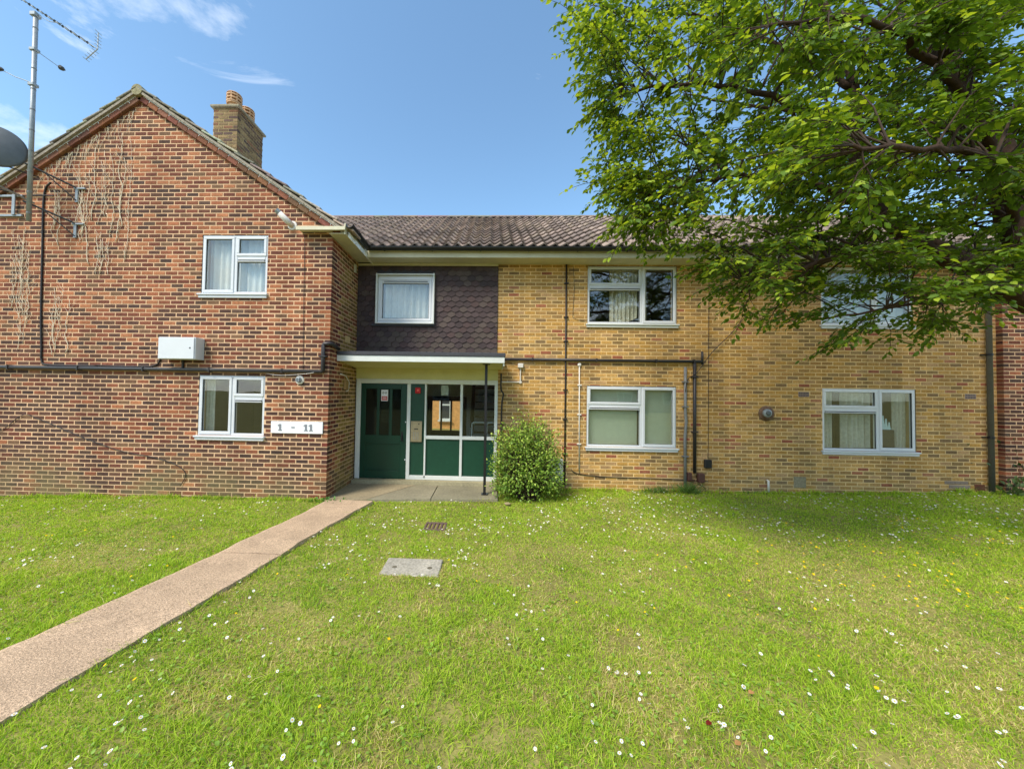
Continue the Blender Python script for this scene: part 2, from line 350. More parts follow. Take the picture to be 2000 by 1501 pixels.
def c_(r, g, b, k=1.0): return tuple(x*k for x in lin((r, g, b)))
def pal_red(u, z):
    r = rnd.random(); up = min(1, max(0, (z-1.9)/1.4)) + .25*math.sin(u*1.3+z*1.9)*math.cos(u*.7-z)
    dark = .50 - .34*up
    if r < dark: c = rnd.choice([(94, 68, 60), (102, 72, 62), (86, 66, 60), (110, 78, 64), (104, 80, 68)])
    elif r < dark+.16: c = rnd.choice([(122, 90, 70), (132, 100, 76), (112, 84, 68), (124, 80, 64)])
    elif r < .95-.22*max(0, min(1, up)): c = rnd.choice([(140, 84, 64), (128, 76, 60), (150, 92, 68), (122, 74, 60)])
    else: c = rnd.choice([(180, 114, 80), (188, 124, 88), (170, 104, 74)])
    k = rnd.uniform(.74, .95); return tuple(x*k for x in lin(c))
def pal_quoin(u, z):
    c = rnd.choice([(134, 74, 58), (120, 62, 52), (150, 90, 66), (106, 60, 54), (160, 102, 72), (88, 58, 54)])
    k = rnd.uniform(.84, 1.06); return tuple(x*k for x in lin(c))
def pal_yel(u, z):
    r = rnd.random()
    if r < .07: c = rnd.choice([(172, 108, 78), (164, 100, 74), (180, 124, 90)])
    elif r < .22: c = rnd.choice([(152, 122, 80), (142, 114, 80), (158, 128, 84)])
    elif r < .32: c = rnd.choice([(186, 148, 104), (192, 152, 106)])
    else: c = rnd.choice([(198, 153, 88), (189, 144, 80), (182, 139, 82), (204, 159, 96), (170, 131, 79), (192, 146, 78), (164, 129, 82), (185, 146, 90)])
    k = rnd.uniform(.88, 1.08); return tuple(x*k for x in lin(c))
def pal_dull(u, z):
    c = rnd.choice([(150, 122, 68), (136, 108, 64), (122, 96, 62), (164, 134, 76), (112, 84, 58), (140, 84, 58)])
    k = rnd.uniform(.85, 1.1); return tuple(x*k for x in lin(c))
def pal_chim(u, z):
    c = rnd.choice([(138, 114, 84), (122, 98, 76), (106, 84, 72), (150, 124, 88), (98, 78, 70), (140, 100, 76)])
    k = rnd.uniform(.8, 1.1); return tuple(x*k for x in lin(c))

BRL, BRH, JT = .2105, .0605, .0145
def brick_front(m, O, U, Nn, poly, depth, c, e=.005):
    """poly: 4 corners (u,z) bl, br, tr, tl in the wall plane; a chamfered brick facing Nn, 'depth' deep"""
    O = Vector(O); cu = sum(p[0] for p in poly)/4; cz = sum(p[1] for p in poly)/4
    du = rnd.uniform(-.0015, .0015)
    def W(u, z, d): return tuple(O+U*u+Nn*(d+du)+Vector((0, 0, z)))
    inn = []
    for (u, z) in poly:
        inn.append((u+(e if u < cu else -e), z+(e*.8 if z < cz else -e*.8)))
    b = len(m.v)
    m.v += [W(*p, 0) for p in inn]+[W(*p, -e) for p in poly]+[W(*p, -depth) for p in poly]
    m.f.append((b, b+1, b+2, b+3)); m.c.append(c)
    for i in range(4):
        j = (i+1) % 4
        m.f.append((b+4+i, b+4+j, b+j, b+i)); m.c.append(c)
        m.f.append((b+8+i, b+8+j, b+4+j, b+4+i)); m.c.append(c)

def lay(u0, u1, z0, z1, openings, pal, start='L', phase=0, clip=None, skip=lambda u, z: False, soldier=()):
    """stretcher bond; returns [(poly, colour, full?, k)]"""
    out = []; k0 = math.floor(z0/.075); k = k0
    while k*.075 < z1:
        a, b = max(k*.075+.00725, z0), min(k*.075+.06775, z1)
        if b-a > .012:
            off = .1125 if (k+phase) % 2 else 0.0
            # bricks counted from the start corner
            spans = []
            L_ = u1-u0; s = 0.0; first = (BRL if off == 0 else .098)
            while s < L_-.004:
                w_ = first if s == 0 else BRL
                spans.append((s, min(s+w_, L_))); s += w_+JT
            for (s0, s1) in spans:
                if start == 'L': p, q = u0+s0, u0+s1
                else: p, q = u1-s1, u1-s0
                if q-p < .01: continue
                full = abs(q-p-BRL) < .002 and abs(b-a-BRH) < .002
                pieces = [(p, q, a, b)]
                for (ou0, ou1, oz0, oz1) in openings:
                    nxt = []
                    for (p_, q_, a_, b_) in pieces:
                        if q_ <= ou0 or p_ >= ou1 or b_ <= oz0 or a_ >= oz1: nxt.append((p_, q_, a_, b_)); continue
                        full = False
                        if p_ < ou0: nxt.append((p_, ou0, a_, b_))
                        if q_ > ou1: nxt.append((ou1, q_, a_, b_))
                        m0, m1 = max(p_, ou0), min(q_, ou1)
                        if a_ < oz0: nxt.append((m0, m1, a_, oz0))
                        if b_ > oz1: nxt.append((m0, m1, oz1, b_))
                    pieces = nxt
                for (p_, q_, a_, b_) in pieces:
                    if q_-p_ < .012 or b_-a_ < .010: continue
                    poly = [(p_, a_), (q_, a_), (q_, b_), (p_, b_)]
                    if clip:
                        l0, r0 = clip(a_); l1, r1 = clip(b_)
                        pl, pr, tl, tr = max(p_, l0), min(q_, r0), max(p_, l1), min(q_, r1)
                        if pr-pl < .02: continue
                        if (pl, pr, tl, tr) != (p_, q_, p_, q_): full = False
                        if tr < tl: tl = tr = min(max((tl+tr)/2, pl), pr)
                        if tl > tr-.002: tl, tr = tl-.001, tr+.001
                        poly = [(pl, a_), (pr, a_), (tr, b_), (tl, b_)]
                    out.append((poly, pal((p_+q_)/2, (a_+b_)/2), full, k))
        k += 1
    return out

def cells(m, O, U, Nn, u0, u1, z0, z1, openings, d0, d1):
    """mortar core of a wall with openings: boxes between the opening edges"""
    us = sorted({u0, u1, *[min(max(o[i], u0), u1) for o in openings for i in (0, 1)]}); zs = sorted({z0, z1, *[min(max(o[i], z0), z1) for o in openings for i in (2, 3)]})
    O = Vector(O)
    for i in range(len(us)-1):
        run = None
        for j in range(len(zs)-1):
            cu, cz = (us[i]+us[i+1])/2, (zs[j]+zs[j+1])/2
            if any(o[0] < cu < o[1] and o[2] < cz < o[3] for o in openings): continue
            c8 = [O+U*u+Nn*(-d)+Vector((0, 0, z)) for z in (zs[j], zs[j+1]) for d in (d0, d1) for u in (us[i], us[i+1])]
            b = len(m.v); m.v += [tuple(c) for c in c8]
            for q in ((0, 2, 3, 1), (4, 5, 7, 6), (0, 1, 5, 4), (2, 6, 7, 3), (0, 4, 6, 2), (1, 3, 7, 5)): m.f.append(tuple(b+t for t in q)); m.c.append((1, 1, 1))

UX, NY = Vector((1, 0, 0)), Vector((0, -1, 0))
UYv, NXp, NXm = Vector((0, 1, 0)), Vector((1, 0, 0)), Vector((-1, 0, 0))

WIN = {  # x0, x1, z0, z1 of each window opening
 'w1': (-5.155, -3.955, 3.495, 4.553), 'w2': (-5.13, -3.93, .985, 2.045),
 'w4': (2.02, 3.83, 3.27, 4.475), 'w5': (2.02, 3.825, .75, 1.995), 'w6': (6.70, 8.50, .775, 2.015), 'w7': (6.69, 8.475, 3.29, 4.475), 'w3': (-2.35, -1.18, 3.25, 4.245)}
AX, APEX, SL = -6.38, 7.06, .663            # gable apex of the brickwork, slope of the roof
def gclip(z): h = (APEX-z)/SL; return AX-h, AX+h

# -- red gable wall
ops = [WIN['w1'], WIN['w2']]
GL = -10.0
bricks = [b for b in lay(GL, XC, -.30, 7.06, ops, pal_red, 'R', 0, gclip) if True]
# the outermost brick and a half of each course at the corner is darker red, as the return
m = MB(); gw_parts = []
rest = MB(); full = []
gw = MB(); cells(gw, (0, YR, 0), UX, NY, GL, XC-.0035, -.35, 4.5, ops, .0035, .25)
zz = 4.5; l, r = gclip(zz); 
# core above the eaves: prism with the window head already below 4.56 (strip 4.5-4.6 handled with the opening)
cells(gw, (0, YR, 0), UX, NY, GL, XC-.0035, 4.5, 4.62, ops, .0035, .25)
l, r = gclip(4.62); l = max(l, GL); r = min(r, XC-.0035)
P3 = [(l, 4.62), (r, 4.62), (r, APEX-SL*(r-AX)), (AX, APEX), (l, APEX-SL*(AX-l))]
fr_ = [(p[0], YR+.0035, p[1]) for p in P3]; bk_ = [(p[0], YR+.25, p[1]) for p in P3]
gw.poly(fr_); gw.poly(bk_[::-1])
for i in range(5): j = (i+1) % 5; gw.poly([fr_[j], fr_[i], bk_[i], bk_[j]])
gable = gw.build('gable_wall', M['red_mortar'], B, label='red brick gable wall with dark and orange bricks')
cand = sorted([i for i, b in enumerate(bricks) if b[2]], key=lambda i: YR*math.cos(.03467)-bricks[i][0][0][0]*math.sin(.03467)+.02*abs(bricks[i][0][0][1]-1.8))
cand = set(cand[:300])
bm = MB(); brick_front(bm, (0, 0, 0), UX, NY, [(-BRL/2, -BRH/2), (BRL/2, -BRH/2), (BRL/2, BRH/2), (-BRL/2, BRH/2)], .1, (1, 1, 1)); bme = bm.mesh('brick')
for i, (poly, c, f, k) in enumerate(bricks):
    if k % 2 and poly[1][0] > XC-.02: continue      # the end of the return stretcher shows here
    if i in cand:
        o = link(bme, 'brick', M['red_brick'], gable, color=(*c, 1), loc=((poly[0][0]+poly[1][0])/2, YR+rnd.uniform(-.0015, .0015), (poly[0][1]+poly[2][1])/2))
        o.rotation_euler = (0, rnd.uniform(-.004, .004), rnd.uniform(-.004, .004))
    else: brick_front(rest, (0, YR, 0), UX, NY, poly, .1, c)
rest.build('brickwork', M['red_brick'], gable, kind='stuff')

# -- return wall of the wing (faces +x): red quoins for a brick and a half, then dull yellow
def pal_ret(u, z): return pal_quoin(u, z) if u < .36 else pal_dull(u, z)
rb = MB(); cells(rb, (XC, YR, 0), UYv, NXp, .25, YY-YR, -.35, 4.56, [], .0035, .24)
ret = rb.build('return_wall', M['red_mortar'], B, label='side wall of the wing, red brick at the corner then dull yellow')
rr = MB()
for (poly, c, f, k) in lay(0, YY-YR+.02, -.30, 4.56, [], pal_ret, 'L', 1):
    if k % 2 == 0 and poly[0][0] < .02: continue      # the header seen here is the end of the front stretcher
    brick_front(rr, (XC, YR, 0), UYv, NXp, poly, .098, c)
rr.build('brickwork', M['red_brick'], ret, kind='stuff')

# -- yellow facade
X0y, X1y = .17, 10.04
opy = [WIN[k] for k in ('w4', 'w5', 'w6', 'w7')]
vents = [(6.23, 6.45, 1.83, 1.94), (9.43, 9.65, 1.84, 1.95)]
yw = MB(); cells(yw, (0, YY, 0), UX, NY, X0y, X1y+.1, -.35, 4.56, opy, .0035, .25)
fac = yw.build('facade_wall', M['yellow_mortar'], B, label='long yellow stock brick front wall')
yb = MB()
odd = [(9.02, 9.47, .085, .15), (9.1, 9.5, .01, .075)]
for (poly, c, f, k) in lay(X0y, X1y, -.30, 4.56, opy+vents, pal_yel, 'L', 1): brick_front(yb, (0, YY, 0), UX, NY, poly, .06, c)
yb.build('brickwork', M['yellow_brick'], fac, kind='stuff')
for (a, b, z0, z1) in vents:
    m = MB(); m.box(a+.004, b-.004, YY-.002, YY+.05, z0+.004, z1-.004, c_(150, 134, 130), .004)
    for i in range(3):
        for j in range(6): m.box(a+.02+j*.031, a+.038+j*.031, YY-.004, YY-.001, z0+.018+i*.03, z0+.03+i*.03, c_(40, 36, 36))
    m.build('air_brick', M['hang_tile'], fac)

# -- red pier at the right end
pr = MB(); YP = 7.247
cells(pr, (0, YP, 0), UX, NY, X1y+.006, 10.46, -.35, 4.9, [], .0035, .6)
pier = pr.build('end_pier', M['red_mortar'], B, label='dark red brick pier at the right end of the facade')
pb = MB()
for (poly, c, f, k) in lay(X1y, 10.466, -.30, 4.9, [], pal_red, 'L', 0): brick_front(pb, (0, YP, 0), UX, NY, poly, .1, c)
for (poly, c, f, k) in lay(.0, .0975, -.30, 4.9, [], pal_quoin, 'L', 0):
    if k % 2 == 0: continue
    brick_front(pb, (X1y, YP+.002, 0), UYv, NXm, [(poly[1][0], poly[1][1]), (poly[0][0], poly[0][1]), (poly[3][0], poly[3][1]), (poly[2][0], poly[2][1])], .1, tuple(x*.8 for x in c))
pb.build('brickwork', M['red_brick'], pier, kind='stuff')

# -- tile hung wall over the porch
tw = MB(); cells(tw, (0, YY, 0), UX, NY, XC+.002, X0y-.002, 2.28, 4.56, [WIN['w3']], .0, .25)
th = tw.build('tile_hung_wall', M['felt'], B, label='wall hung with dark purple brown arrowhead tiles')
TWd, TR = .1655, .1075
def tilemesh(cut_l=None, cut_r=None, ztop=None):
    w2 = TWd/2-.0015; h = TR*2.05
    lx, rx = -w2, w2
    def bot(x): return .040*abs(x)/w2        # pointed foot
    xs = sorted({lx, -.0, rx})
    m = MB(); front = [(x, bot(x)) for x in xs]+[(rx, h), (lx, h)]
    f = [(x, -.030+.027*(z/h), z) for x, z in front]; b = [(x, y+.013, z) for x, y, z in f]
    m.poly(f); n = len(f)
    for i in range(n): j = (i+1) % n; m.poly([f[j], f[i], b[i], b[j]])
    return m.mesh('hanging_tile')
hme = tilemesh(); w3 = WIN['w3']; row = 0; z = 2.40; extra = MB()
def clip_tile(x, z, L0, R0, z1, c):
    """partial tile beside an edge, cut square"""
    w2 = TWd/2-.0015; h = min(TR*2.05, z1-z); l = max(x-w2, L0); r = min(x+w2, R0)
    if r-l < .012 or h < .03: return
    pts = [(q, z+.040*abs(q-x)/w2) for q in sorted({l, r, *([x] if l < x < r else [])})]+[(r, z+h), (l, z+h)]
    f = [(p, YY-.030+.027*((zz-z)/(TR*2.05)), zz) for p, zz in pts]; b = [(p, y+.012, zz) for p, y, zz in f]; n = len(f)
    extra.poly(f, c)
    for i in range(n): j = (i+1) % n; extra.poly([f[j], f[i], b[i], b[j]], c)
while z < 4.44:
    off = TWd/2 if row % 2 else 0; x = XC+.004+off-TWd/2
    while x < X0y+.1:
        c = rnd.choice([(88, 74, 76), (82, 68, 70), (94, 80, 80), (78, 66, 68), (98, 86, 82), (90, 72, 72)]); k = rnd.uniform(.92, 1.08)
        if z < 2.95 and rnd.random() < .25: c = (96, 86, 80)
        c = tuple(v*k*.82 for v in lin(c)); L0, R0 = XC+.004, X0y-.004; x0, x1 = x-TWd/2, x+TWd/2
        hid = w3[0]-.03 < x0 and x1 < w3[1]+.03 and w3[2]-.03 < z+.03 and z+TR < w3[3]+.05
        if not hid:
            over = x1 > w3[0]-.03 and x0 < w3[1]+.03 and z+TR*2 > w3[2]-.02 and z < w3[3]+.02
            if over and z+TR > w3[2] and z < w3[3]:
                if x0 < w3[0]-.03: clip_tile(x, z, max(L0, x0), w3[0]-.03, 4.49, c)
                if x1 > w3[1]+.03: clip_tile(x, z, w3[1]+.03, min(R0, x1), 4.49, c)
            elif over and z < w3[2]: clip_tile(x, z, L0, R0, w3[2]-.005, c)
            elif x0 < L0-.002 or x1 > R0+.002 or z+TR*2.05 > 4.49: clip_tile(x, z, L0, R0, 4.49, c)
            else:
                o = link(hme, 'hanging_tile', M['hang_tile'], th, color=(*c, 1), loc=(x+rnd.uniform(-.001, .001), YY-rnd.uniform(0, .003), z+rnd.uniform(-.003, .003)))
                o.rotation_euler = (rnd.uniform(-.01, .004), rnd.uniform(-.012, .012), 0)
        x += TWd
    z += TR; row += 1
extra.build('cut_tiles', M['hang_tile'], th, kind='stuff')
m = MB(); m.box(XC+.002, X0y-.002, YY-.03, YY-.001, 4.455, 4.50, bev=.003); m.build('head_board', M['cream_paint'], th)
m = MB(); m.box(w3[0]-.12, w3[1]+.03, YY-.05, YY-.02, w3[2]-.075, w3[2]-.03, bev=.004); m.build('lead_flashing', M['felt'], th)

# ------------------------------------------------------------------ windows
def bar(m, x0, x1, y0, y1, z0, z1, e=.006): m.box(x0, x1, y0, y1, z0, z1, bev=e)
def ring(m, x0, x1, y0, y1, z0, z1, w_):
    bar(m, x0, x1, y0, y1, z1-w_, z1); bar(m, x0, x1, y0, y1, z0, z0+w_); bar(m, x0, x0+w_, y0, y1, z0+w_, z1-w_); bar(m, x1-w_, x1, y0, y1, z0+w_, z1-w_)
def window(key, y, kind, label, mull=None, trans=None, sill=True):
    x0, x1, z0, z1 = WIN[key]; W = empty('window', ((x0+x1)/2, y, z0), parent=B, label=label)
    yf = y+.012; F = MB(); ring(F, x0+.002, x1-.002, yf, yf+.07, z0+.002, z1-.002, .042)
    panes = []
    def sash(a, b, c, d, name='sash'):
        m = MB(); ring(m, a+.004, b-.004, yf-.014, yf+.05, c+.004, d-.004, .050); m.build(name, M['upvc'], W)
        g = MB(); gq = .062-.012+.004
        ring(g, a+gq-.004, b-gq+.004, yf-.006, yf+.02, c+gq-.004, d-gq+.004, .007); g.build('gasket', M['gasket'], W)
        panes.append((a+.05, b-.05, c+.05, d-.05, yf+.012))
    def fixed(a, b, c, d):
        g = MB(); ring(g, a, b, yf+.012, yf+.03, c, d, .008); g.build('gasket', M['gasket'], W); panes.append((a+.002, b-.002, c+.002, d-.002, yf+.022))
    def trickle(a, b, z):
        m = MB(); bar(m, a+.012, b-.012, yf-.014, yf+.012, z-.018, z, .003); bar(m, a+.012, b-.012, yf-.016, yf+.012, z-.052, z-.037, .003); m.build('trickle_vent', M['upvc'], W)
        m = MB(); m.box(a+.014, b-.014, yf-.0125, yf+.02, z-.0365, z-.0185); m.build('vent_slot', M['gasket'], W)
    if kind == 'R':      # big lights left, tall sash right
        bar(F, mull-.034, mull+.034, yf, yf+.07, z0+.044, z1-.044); bar(F, x0+.044, mull-.034, yf, yf+.07, trans-.034, trans+.034)
        sash(mull+.014, x1-.02, z0+.02, z1-.02); sash(x0+.02, mull-.014, trans+.012, z1-.02)
        trickle(x0+.044, mull-.034, trans-.034); fixed(x0+.044, mull-.034, z0+.044, trans-.09)
        bar(F, x0+.044, mull-.034, yf+.004, yf+.06, trans-.09, trans-.034)
    elif kind == 'L':    # tall sash left, small light and fixed pane right
        bar(F, mull-.034, mull+.034, yf, yf+.07, z0+.044, z1-.044); bar(F, mull+.034, x1-.044, yf, yf+.07, trans-.034, trans+.034)
        sash(x0+.02, mull-.014, z0+.02, z1-.02); sash(mull+.014, x1-.02, trans+.012, z1-.02)
        trickle(mull+.034, x1-.044, trans-.034); fixed(mull+.034, x1-.044, z0+.044, trans-.09)
        bar(F, mull+.034, x1-.044, yf+.004, yf+.06, trans-.09, trans-.034)
    else:
        trickle(x0+.11, x1-.11, z1-.10); ring(F, x0+.042, x1-.042, yf-.01, yf+.06, z0+.042, z1-.042, .05)
        bar(F, x0+.09, x1-.09, yf-.004, yf+.05, z1-.165, z1-.092); fixed(x0+.094, x1-.094, z0+.094, z1-.166)
    F.build('frame', M['upvc'], W)
    for (a, b, c, d, yy) in panes:
        g = MB(); g.box(a, b, yy, yy+.005, c, d); g.build('pane', M['glass'], W)
    if sill:
        s = MB(); s.box(x0-.035, x1+.035, y-.055, y+.03, z0-.030, z0-.001, bev=.006); s.box(x0-.02, x1+.02, y-.035, y-.0005, z0-.078, z0-.031, c=(.9, .88, .78), bev=.006)
        s.build('sill', M['upvc'] if key != 'w4' else M['white_paint'], W)
    return W
window('w1', YR, 'L', 'upper window of the red gable, tall sash on the left', -4.544, 4.16)
window('w2', YR, 'L', 'lower window of the red gable, white curved rails reflected', -4.51, 1.665)
window('w4', YY, 'R', 'upper window between the two drop pipes, lace curtain inside', 3.127, 4.06)
window('w5', YY, 'R', 'ground floor window with a pale green blind', 3.13, 1.60)
window('w6', YY, 'R', 'ground floor window with grey curtains and a ship ornament', 7.785, 1.61)
window('w7', YY, 'R', 'upper window half hidden by the tree', 7.72, 4.06)
W3 = window('w3', YY-.03, 'S', 'small square window in the tile hung wall', sill=False)
m = MB(); x0, x1, z0, z1 = w3
bar(m, x0-.03, x0-.001, YY-.10, YY+.02, z0-.03, z1+.03, .004); bar(m, x1+.001, x1+.03, YY-.10, YY+.02, z0-.03, z1+.03, .004); bar(m, x0-.001, x1+.001, YY-.10, YY+.02, z0-.03, z0-.001, .004); bar(m, x0-.001, x1+.001, YY-.085, YY+.02, z1+.001, z1+.025, .004)
m.build('box_surround', M['white_paint'], W3)

# rooms behind the windows
def room(x0, x1, y0, y1, z0, z1):
    m = MB()
    t = .02
    m.box(x0-t, x0, y0, y1, z0-t, z1+t); m.box(x1, x1+t, y0, y1, z0-t, z1+t); m.box(x0, x1, y1, y1+t, z0-t, z1+t); m.box(x0, x1, y0, y1, z0-t, z0); m.box(x0, x1, y0, y1, z1, z1+t)
    m.build('room', M['inner_wall'], B)
room(-5.6, -3.5, YR+.252, YR+2.2, 2.7, 4.75); room(-5.6, -3.5, YR+.252, YR+2.2, .1, 2.3)
room(-2.7, -.3, YY+.252, YY+2.2, 2.7, 4.6); room(1.5, 4.3, YY+.252, YY+2.2, 2.7, 4.6); room(1.5, 4.3, YY+.252, YY+2.2, .1, 2.3)
room(6.2, 9.0, YY+.252, YY+2.2, .1, 2.3); room(6.2, 9.0, YY+.252, YY+2.2, 2.7, 4.6)

# ------------------------------------------------------------------ roofs
EZ = 4.70; YE = 6.95; XE = -2.47; XR = 10.75; S2 = .655; RY = 10.75; RZ = EZ+(RY-YE)*S2
ang = math.atan(S2); cs, sn = math.cos(ang), math.sin(ang)
deck = MB()
# main roof deck as a closed wedge
def prism(m, prof, a0, a1, axis, c=(1, 1, 1)):
    """profile of (p,z) extruded along x ('x': p is y) or y ('y': p is x)"""
    A_ = [((a0, p, z) if axis == 'x' else (p, a0, z)) for p, z in prof]; B_ = [((a1, p, z) if axis == 'x' else (p, a1, z)) for p, z in prof]; n = len(prof)
    m.poly(A_, c); m.poly(B_[::-1], c)
    for i in range(n): j = (i+1) % n; m.poly([A_[j], A_[i], B_[i], B_[j]], c)
prism(deck, [(YE+.03, EZ-.02), (RY, RZ-.03), (RY+(RY-YE), EZ-.03), (RY, RZ-.12), (YE+.03, EZ-.11)], -6, XR, 'x')
roof = deck.build('main_roof', M['felt'], B, label='long roof of grey brown wavy concrete tiles')
TW_, TLn, EXP = .214, .385, (RY-YE)/cs/13
def wavetile():
    n = 9; V = []; 
    xs = np.linspace(0, TW_+.012, n)
    h = lambda x: .030*math.cos(2*PI*(x/TW_)+.6)+.006*math.cos(4*PI*x/TW_)
    for (s, l) in ((0, .050), (TLn, .002)):
        for x in xs: V.append((x, s, h(x)+l))
    for x in xs: V.append((x, 0.0, h(x)+.050-.030))
    for x in xs: V.append((x, .06, h(x)+.050-.034))
    F = [(i, i+1, n+i+1, n+i) for i in range(n-1)]+[(2*n+i, 2*n+i+1, i+1, i) for i in range(n-1)]+[(3*n+i, 3*n+i+1, 2*n+i+1, 2*n+i) for i in range(n-1)]
    # local: x across, y up the slope, z normal -> tilt
    W = [(x, s*cs-zn*sn, s*sn+zn*cs) for x, s, zn in V]
    return W, F
tv, tf = wavetile(); tv = np.array(tv); tfa = np.array(tf)
tm = MB(); tm.v = [tuple(p) for p in tv]; tm.f = [tuple(f) for f in tf]; tm.c = [(1, 1, 1)]*len(tf); tme = tm.mesh('roof_tile')
tme.polygons.foreach_set('use_smooth', [True]*8+[False]*16)
pos = []
for r in range(13):
    y = YE+.0+r*EXP*cs; z = EZ+r*EXP*sn
    x = -2.45-(y-YE)-.3; x = math.floor(x/TW_)*TW_
    while x < XR: pos.append((x, y, z, r)); x += TW_
pos.sort(key=lambda p: (p[1]-p[0]*.0347+ (5 if p[0] > 6.5 else 0)))
VV, FF, CC = [], [], []; nb = 0
for i, (x, y, z, r) in enumerate(pos):
    c = rnd.choice([(150, 132, 122), (140, 124, 116), (160, 142, 130), (128, 114, 106), (148, 132, 118)]); k = rnd.uniform(.82, 1.12); c = tuple(v*k for v in lin(c))
    jz = rnd.uniform(-.002, .003)
    if i < 300: link(tme, 'roof_tile', M['roof_tile'], roof, color=(*c, 1), loc=(x, y, z+jz))
    else: VV.append(tv+np.array([x, y, z+jz])); FF.append(tfa+nb); CC.append(np.tile(c, (len(tv), 1))); nb += len(tv)
props(link(np_mesh('roof_tiles', np.vstack(VV), np.vstack(FF), np.vstack(CC)), 'upper_roof_tiling', M['roof_tile'], roof), kind='stuff')
# ridge tiles
x = -6.3
while x < XR-.1:
    m = MB(); pts = []
    for k in range(7):
        t = PI*k/6; pts.append((RY-.12*math.cos(t), RZ-.02+.085*math.sin(t)))
    c = tuple(v*rnd.uniform(.85, 1.1) for v in lin((136, 122, 112)))
    for k in range(6): m.poly([(x, *pts[k]), (x+.445, *pts[k]), (x+.445, *pts[k+1]), (x, *pts[k+1])], c)
    m.poly([(x, *p) for p in pts], c); m.poly([(x+.445, *p) for p in pts][::-1], c)
    m.build('ridge_tile', M['roof_tile'], roof, smooth=False); x += .45

# wing roof (ridge runs back from the gable)
RZW = 7.16; Yv = 5.99
wd = MB(); hw = XE-AX
def wz(x): return RZW-abs(x-AX)*SL
prism(wd, [(AX, RZW), (XE, wz(XE)), (XE, wz(XE)-.09), (AX, RZW-.10), (2*AX-XE, wz(XE)-.09), (2*AX-XE, wz(XE))], Yv+.06, 12.5, 'y')
wroof = wd.build('wing_roof', M['lichen_tile'], B, label='roof of the gable wing with lichened verge')
wa = math.atan(SL)
# verge tiles stepping down both slopes, bedding mortar and the row of sloping bricks under them
for sgn in (1, -1):
    L_ = hw/math.cos(wa)+.02; n = 13; e = L_/n
    for i in range(n):
        s = i*e
        m = MB(); t0, t1, hh = .004, .036, e+.06
        m.box(0, hh, 0, .34, t0, t1, bev=.008)
        me = m.mesh('verge_tile')
        if sgn > 0: Mx = Matrix.Translation((AX+(s)*math.cos(wa), Yv, RZW+.008-(s)*math.sin(wa)))@Euler((0, wa-.075-rnd.uniform(0, .03), rnd.uniform(-.02, .02))).to_matrix().to_4x4()
        else: Mx = Matrix.Translation((AX-(s)*math.cos(wa), Yv+.34, RZW+.008-(s)*math.sin(wa)))@Euler((0, 0, PI)).to_matrix().to_4x4()@Euler((0, wa-.075-rnd.uniform(0, .03), 0)).to_matrix().to_4x4()
        me.transform(Mx)
        c = rnd.choice([(170, 160, 146), (152, 144, 132), (182, 172, 156), (134, 126, 114)]); c = tuple(v*rnd.uniform(.85, 1.1) for v in lin(c))
        o = link(me, 'verge_tile', M['lichen_tile'], wroof, color=(*c, 1))
    # bedding strip
    m = MB(); x0_, x1_ = (AX, XE-.02) if sgn > 0 else (2*AX-XE+.02, AX)
    P4 = [(x0_, wz(x0_)+.004), (x1_, wz(x1_)+.004), (x1_, wz(x1_)-.045), (x0_, wz(x0_)-.045)]
    prism(m, P4, Yv+.012, Yv+.10, 'y', c_(156, 146, 132)); m.build('verge_bedding', M['lichen_tile'], wroof)
    # sloping brick row, proud of the wall
    nb_ = int(hw/math.cos(wa)/.225)
    for i in range(nb_+1):
        s = .02+i*.225; ln = .215
        if s+ln > hw/math.cos(wa)-.05: break
        m = MB(); m.box(s, s+ln, 0, .075, -.098, -.002, bev=.005); me = m.mesh('verge_brick')
        if sgn > 0: Mx = Matrix.Translation((AX, Yv+.055, RZW-.048/math.cos(wa)))@Euler((0, wa, 0)).to_matrix().to_4x4()
        else: Mx = Matrix.Translation((AX, Yv+.13, RZW-.048/math.cos(wa)))@Euler((0, 0, PI)).to_matrix().to_4x4()@Euler((0, wa, 0)).to_matrix().to_4x4()
        me.transform(Mx); c = rnd.choice([(134, 86, 68), (122, 78, 64), (146, 98, 76), (128, 88, 70)]); c = tuple(v*rnd.uniform(.85, 1.1) for v in lin(c))
        link(me, 'verge_brick', M['red_brick'], wroof, color=(*c, 1))
    m = MB(); q0, q1 = (AX, XE-.35) if sgn > 0 else (2*AX-XE+.3, AX)
    zs = lambda x: RZW-.05/math.cos(wa)-abs(x-AX)*SL
    prism(m, [(q0, zs(q0)), (q1, zs(q1)), (q1, zs(q1)-.105), (q0, zs(q0)-.105)], Yv+.062, YR+.02, 'y', c_(176, 128, 98)); m.build('verge_mortar', M['red_brick'], wroof)
# apex cap
m = MB(); m.lathe((AX, Yv+.0, RZW-.02), (0, 1, 0), [(0, .10), (.45, .10)], 14, c_(150, 142, 112)); m.build('ridge_tile', M['lichen_tile'], wroof)

